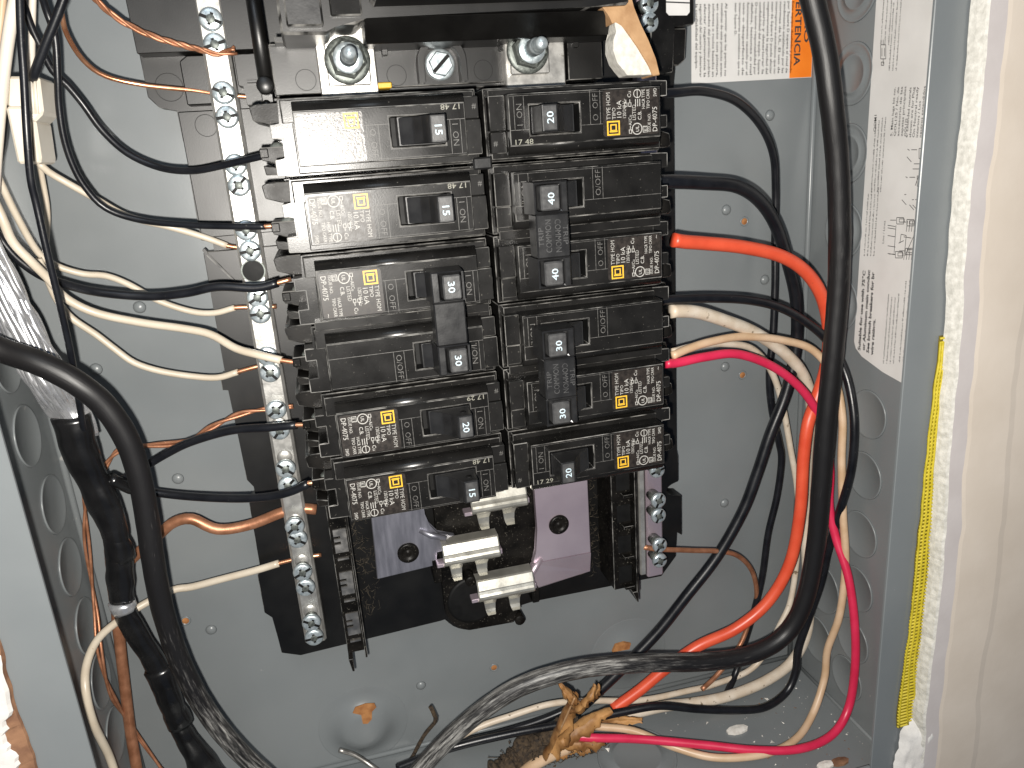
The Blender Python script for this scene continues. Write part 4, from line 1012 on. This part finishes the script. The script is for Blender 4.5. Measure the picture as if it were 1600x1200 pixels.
wrap([(192,948,32),(203,972,30),(222,1003,29),(243,1036,27),(258,1072,27),(270,1105,26),(286,1145,24),(312,1185,22),(335,1225,20)],[40,44,40,48,46,40,44,58,60],seed=5)
wrap([(246,1045,27.5),(256,1066,27),(264,1088,26)],[50,52,44],seed=6.6)
wrap([(268,1098,26),(274,1113,25),(282,1132,24)],[38,50,50],seed=7.7)
b=MB(); b.tube(path([(172,748,36),(190,756,32),(206,763,28)],1.0),2.6,12); b.build('tape_tail',['tape'],t,SO)
# --- service cables
wire('service_cable','thick black service cable sweeping down the left side',[(-60,520,58),(0,546,62),(60,567,64),(120,598,64),(165,636,62),(198,686,60),(218,745,58),(230,810,56),(240,880,54),(255,955,50),(282,1035,46),(322,1110,42),(372,1172,38),(440,1235,34)],43,'scuffed_cable',cat='cable',group='service cables',scuff=lambda f: 0.35 if f<0.45 else min(0.86,0.35+(f-0.45)*1.5),wob=0.03)
wire('service_cable','thick scuffed black service cable running down the right side and out below',[(1262,-30,66),(1272,10,66),(1288,80,66),(1299,160,66),(1308,250,64),(1312,350,62),(1310,450,60),(1301,560,58),(1291,660,56),(1283,760,54),(1275,850,52),(1258,935,50),(1228,990,48),(1175,1022,48),(1100,1034,48),(1000,1036,48),(900,1046,48),(815,1072,46),(750,1112,44),(695,1160,42),(640,1220,40)],36.5,'scuffed_cable',cat='cable',group='service cables',scuff=lambda f: 0.42 if f<0.6 else min(0.80,0.42+(f-0.6)*3.2),wob=0.03)
# --- right, from the breakers
wire('black_wire','thin black wire from the topmost right breaker, dropping down the back',[(1030,146,46),(1055,145,45),(1100,143,40),(1150,158,32),(1188,195,24),(1208,240,18),(1212,295,14),(1211,370,12),(1211,440,12),(1208,520,12),(1202,585,12),(1206,640,12),(1217,690,12),(1221,720,12),(1214,775,12),(1200,835,12),(1191,900,12),(1178,955,12),(1163,1005,12),(1150,1050,14),(1135,1085,16)],13,'wire_black',group='black branch wires')
wire('black_wire','heavy black wire from the 40 amp right breaker, crossing the back diagonally',[(1025,284,46),(1055,284,45),(1100,286,42),(1150,291,38),(1186,313,34),(1212,352,30),(1231,410,26),(1244,470,24),(1244,540,22),(1229,612,22),(1203,680,22),(1183,740,22),(1160,800,22),(1120,870,22),(1072,932,22),(1030,985,22),(985,1032,22),(935,1080,22),(900,1112,22)],21,'wire_black',group='black branch wires')
wire('red_wire','thick orange red wire from the 40 amp right breaker to the bottom of the box',[(1052,375,47),(1072,378,46),(1100,380,44),(1160,386,42),(1220,400,40),(1260,426,38),(1285,466,36),(1295,520,34),(1290,575,33),(1275,625,34),(1262,664,36),(1255,720,36),(1250,800,36),(1234,880,34),(1200,940,32),(1150,982,30),(1090,1010,28),(1040,1045,26),(1000,1078,25),(958,1108,24)],21.5,'wire_red',tail=None)
wire('black_wire','black wire from the 30 amp right breaker, bulging right of the service cable',[(1030,470,46),(1055,468,45),(1110,466,42),(1170,469,40),(1220,481,38),(1262,505,37),(1295,535,38),(1320,580,43),(1332,630,49),(1335,680,52),(1329,740,51),(1312,800,46),(1294,860,41),(1283,910,38),(1262,970,35),(1247,1015,34),(1243,1050,35),(1228,1082,37),(1195,1105,41),(1150,1110,40),(1090,1108,38),(1030,1103,36),(970,1113,34),(900,1128,32),(800,1146,30),(700,1170,28),(620,1200,26)],15,'wire_black',group='black branch wires')
wire('white_wire','fat pinkish white wire curving from behind the 30 amp right breaker to the box bottom',[(1048,487,46),(1062,486,45),(1090,488,42),(1130,500,38),(1180,520,32),(1230,555,26),(1258,592,22),(1268,640,18),(1262,700,14),(1258,800,12),(1262,900,12),(1262,980,14),(1240,1030,18),(1200,1062,22),(1140,1087,24),(1080,1099,24),(1030,1105,24),(940,1128,22)],20,'wire_white_dirty',group='white neutral wires')
wire('white_wire','cream wire bowing right of the service cable beside the pink wire',[(1050,556,44),(1075,545,42),(1110,534,40),(1160,526,36),(1220,531,33),(1270,547,33),(1303,590,37),(1316,650,42),(1315,720,44),(1317,800,47),(1321,880,51),(1312,960,51),(1293,1015,48),(1288,1060,49),(1270,1115,55),(1243,1155,64),(1195,1178,69),(1120,1184,64),(1055,1168,53),(990,1142,42),(930,1135,36)],14,'wire_peach',group='white neutral wires')
wire('white_wire','thin cream wire between the red wire and the black drops',[(1050,550,42),(1085,541,38),(1130,537,32),(1175,545,26),(1205,580,20),(1222,630,14),(1235,700,10),(1246,770,8),(1247,850,8),(1237,930,10),(1222,970,12),(1180,1040,14),(1120,1068,16),(1072,1080,18),(1000,1094,20),(920,1095,22),(860,1100,22),(800,1118,22),(740,1140,22),(660,1185,22)],11,'wire_white_dirty',group='white neutral wires')
wire('pink_wire','magenta pink wire from the 30 amp right breaker, looping along the bottom',[(1040,568,46),(1058,567,45),(1100,558,44),(1150,553,42),(1200,569,40),(1240,596,38),(1270,632,37),(1290,680,38),(1297,735,40),(1296,790,42),(1306,840,46),(1325,900,54),(1335,970,60),(1336,1040,63),(1326,1105,64),(1300,1148,69),(1250,1170,72),(1180,1172,67),(1100,1164,58),(1000,1155,48),(930,1153,44),(890,1150,40)],15.5,'wire_pink')
wire('copper_wire','bare copper wire from the lower right neutral screw, hanging beside the heavy black wire',[(1005,855,26),(1030,858,26),(1080,860,24),(1130,862,22),(1158,872,18),(1177,897,14),(1182,935,12),(1170,975,12),(1152,1015,14),(1120,1055,18),(1097,1077,22)],8.5,'aged_copper')
wire('black_wire','short black wire beneath the leaf at the bottom',[(600,1225,20),(700,1168,20),(780,1146,20),(860,1120,20),(940,1082,20)],14,'wire_black')
wire('white_wire','stub of white wire with a pink mark below the leaf',[(800,1225,34),(830,1198,34),(865,1178,34),(888,1168,33)],22,'wire_peach')
t=wire('stray_wire','stray split wire end lying at the bottom of the box',[(620,1225,8),(585,1200,8),(555,1180,8),(530,1172,8)],9,'bar_side',head=None,tail=None)
wire('twig','small dark rusty twig leaning on the scuffed cable',[(640,1190,16),(662,1150,20),(680,1128,24),(678,1116,25),(672,1104,25)],7,'dirt',cat='twig',wob=0.3)

# ------------------------------------------------------------------ plasterboard scrap at the top
SC=at(985,60,66); t=thing('plasterboard_scrap','torn scrap of plasterboard with brown paper edge, standing above the right breakers','scrap',SC)
pp=[at(x,y,66)[:2] for x,y in [(961,27),(968,35),(975,38),(985,55),(1000,75),(1010,90),(1018,105),(1020,117),(980,118),(972,108),(964,98),(958,80),(958,62),(963,50),(960,38)]]
b=MB(); b.prism(pp,58,66.5,0.25); b.build('gypsum_core','gypsum',t,SC)
pp=[at(x,y,67)[:2] for x,y in [(928,-12),(985,-12),(990,12),(999,38),(1012,62),(1024,92),(1031,117),(1020,119),(1014,104),(996,74),(982,54),(972,40),(962,34),(957,38),(950,22),(940,10)]]
b=MB(); b.prism(pp,57,67.4,0.3); b.build('paper_edge','kraft',t,SC)

# ------------------------------------------------------------------ dead leaf, dirt and chips at the bottom
LO=at(890,1125,40); t=thing('dead_leaf','curled dry brown leaf caught among the wires at the bottom','leaf',LO)
def blade(p0,p1,w,z0,z1,curl,seed):
    A=Vector(at(*p0,z0)); B=Vector(at(*p1,z1)); d=B-A; nrm=Vector((0,0,1)); s=d.cross(nrm).normalized()
    b=MB(); vs=[];fs=[]; nu,nv=22,12
    for i in range(nu+1):
        u=i/nu; ww=w*(max(0.0,math.sin(math.pi*min(1,u*0.72+0.2)))**0.6)*(1+0.45*noise.noise(Vector((u*7,seed,0)))+0.3*noise.noise(Vector((u*19,seed,4)))) 
        for j in range(nv+1):
            v=j/nv*2-1
            q=A+d*u+s*(ww*v*math.cos(curl*abs(v)*0.9))
            q=q+nrm*(ww*abs(v)*math.sin(curl*abs(v))+1.4*noise.noise(Vector((u*6+seed,v*2.5,seed)))+ (0.8 if abs(v)<0.12 else 0)+3.0*math.sin(u*3+seed))
            vs.append(q[:])
    m=nv+1
    for i in range(nu):
        for j in range(nv): fs.append((i*m+j,i*m+j+1,(i+1)*m+j+1,(i+1)*m+j))
    k=len(vs); vs+=[(x,y,z-0.35) for x,y,z in vs]; fs+=[tuple(q+k for q in f)[::-1] for f in fs]
    b.add(vs,fs,0,True); return b.build('blade',['leaf'],t,LO)
blade((852,1168),(900,1086),8.5,34,44,1.25,1.3)
blade((872,1150),(956,1110),6.5,40,46,1.1,2.7)
blade((864,1166),(940,1150),6.5,37,41,1.3,4.1)
blade((886,1112),(928,1068),4.2,44,51,1.5,6.2)
blade((898,1092),(876,1072),4.4,45,50,1.3,7.7)
blade((862,1174),(922,1170),5.0,34,37,1.1,9.4)
blade((918,1134),(1003,1124),3.8,33,34,0.7,3.3)
blade((925,1100),(932,1064),2.2,46,50,1.2,5.3)
b=MB(); b.tube(path([(862,1168,40),(880,1130,48),(898,1090,52)],1.5),0.5,6); b.build('midrib','kraft',t,LO)
b=MB(); Q=path([(770,1215,28),(800,1192,29),(835,1168,30),(870,1146,31),(905,1128,31)],0.9)
b.tube(Q,[6.5*(1+0.35*noise.noise(Vector((j*0.35,0,0)))) for j in range(len(Q))],22,0,True,None,0.6)
for k in range(420):
    f=rng.random(); x=775+f*165+rng.gauss(0,6); y=1200-f*38+rng.gauss(0,13); c=Vector(at(x,y,rng.uniform(26,38))); s=rng.uniform(0.3,1.6)
    q=[c+Vector((rng.uniform(-1,1),rng.uniform(-1,1),rng.uniform(-1,1)))*s for _ in range(4)]
    b.add([v[:] for v in q],[(0,1,2),(0,2,3),(0,3,1),(1,3,2)],0)
for k in range(130):
    f=rng.random(); x=785+f*150+rng.gauss(0,8); y=1196-f*36+rng.gauss(0,12); a=rng.uniform(0,6.28); l=rng.uniform(3,9); c=Vector(at(x,y,34))
    b.tube([c[:],(c+Vector((l*.5*math.cos(a),l*.5*math.sin(a),1.5)))[:],(c+Vector((l*math.cos(a+.5),l*math.sin(a+.5),0.5)))[:]],0.22,4)
o=b.build('debris','dirt',None,at(860,1175,30)); tag(o,'dark crumbly dirt and rootlets packed under the dead leaf','dirt',None,'stuff')
b=MB()
for k in range(150):
    x=rng.uniform(20,178); z=rng.uniform(6,88); s=rng.choice((0.3,0.4,0.5,0.7,1.2))*rng.uniform(0.7,1.3); c=Vector((x,YB+s*0.5,z))
    if rng.random()<0.5: c.x=rng.uniform(120,178)
    q=[c+Vector((rng.uniform(-1,1),rng.uniform(-.4,.6),rng.uniform(-1,1)))*s for _ in range(5)]
    b.add([v[:] for v in q],[(0,1,2),(0,2,3),(0,3,4),(0,4,1),(1,2,3),(1,3,4)],0 if rng.random()<0.8 else 1)
o=b.build('crumbs',['chip_white','torn_brown'],None,(100,YB,40)); tag(o,'white plaster crumbs scattered over the bottom of the box','crumbs',None,'stuff')
def chip(px,py,s,mat,name,label,cat):
    c=Vector(aty(px,py,YB+0.8)); b=MB(); n=9
    pts=[(c.x+s*(1+0.35*noise.noise(Vector((k,px,0))))*math.cos(2*math.pi*k/n)*1.5, c.z+s*(0.7+0.3*noise.noise(Vector((k,py,3))))*math.sin(2*math.pi*k/n)) for k in range(n)]
    b.add([(x,YB+0.1,z) for x,z in pts]+[(x,YB+1.3,z) for x,z in pts]+[(c.x,YB+1.8,c.z)],[(k,(k+1)%n,n+(k+1)%n,n+k) for k in range(n)]+[(n+k,n+(k+1)%n,2*n) for k in range(n)])
    tag(b.build(name,[mat],None,tuple(c)),label,cat)
chip(1152,1140,4.2,'chip_white','plaster_chip','largest white plaster chip on the bottom of the box','chip')
chip(1290,1195,3.2,'chip_white','plaster_chip','white plaster chip beside the rust flake near the bottom right corner','chip')
chip(1312,1190,3.4,'torn_brown','rust_flake','brown rust flake near the bottom right corner','flake')
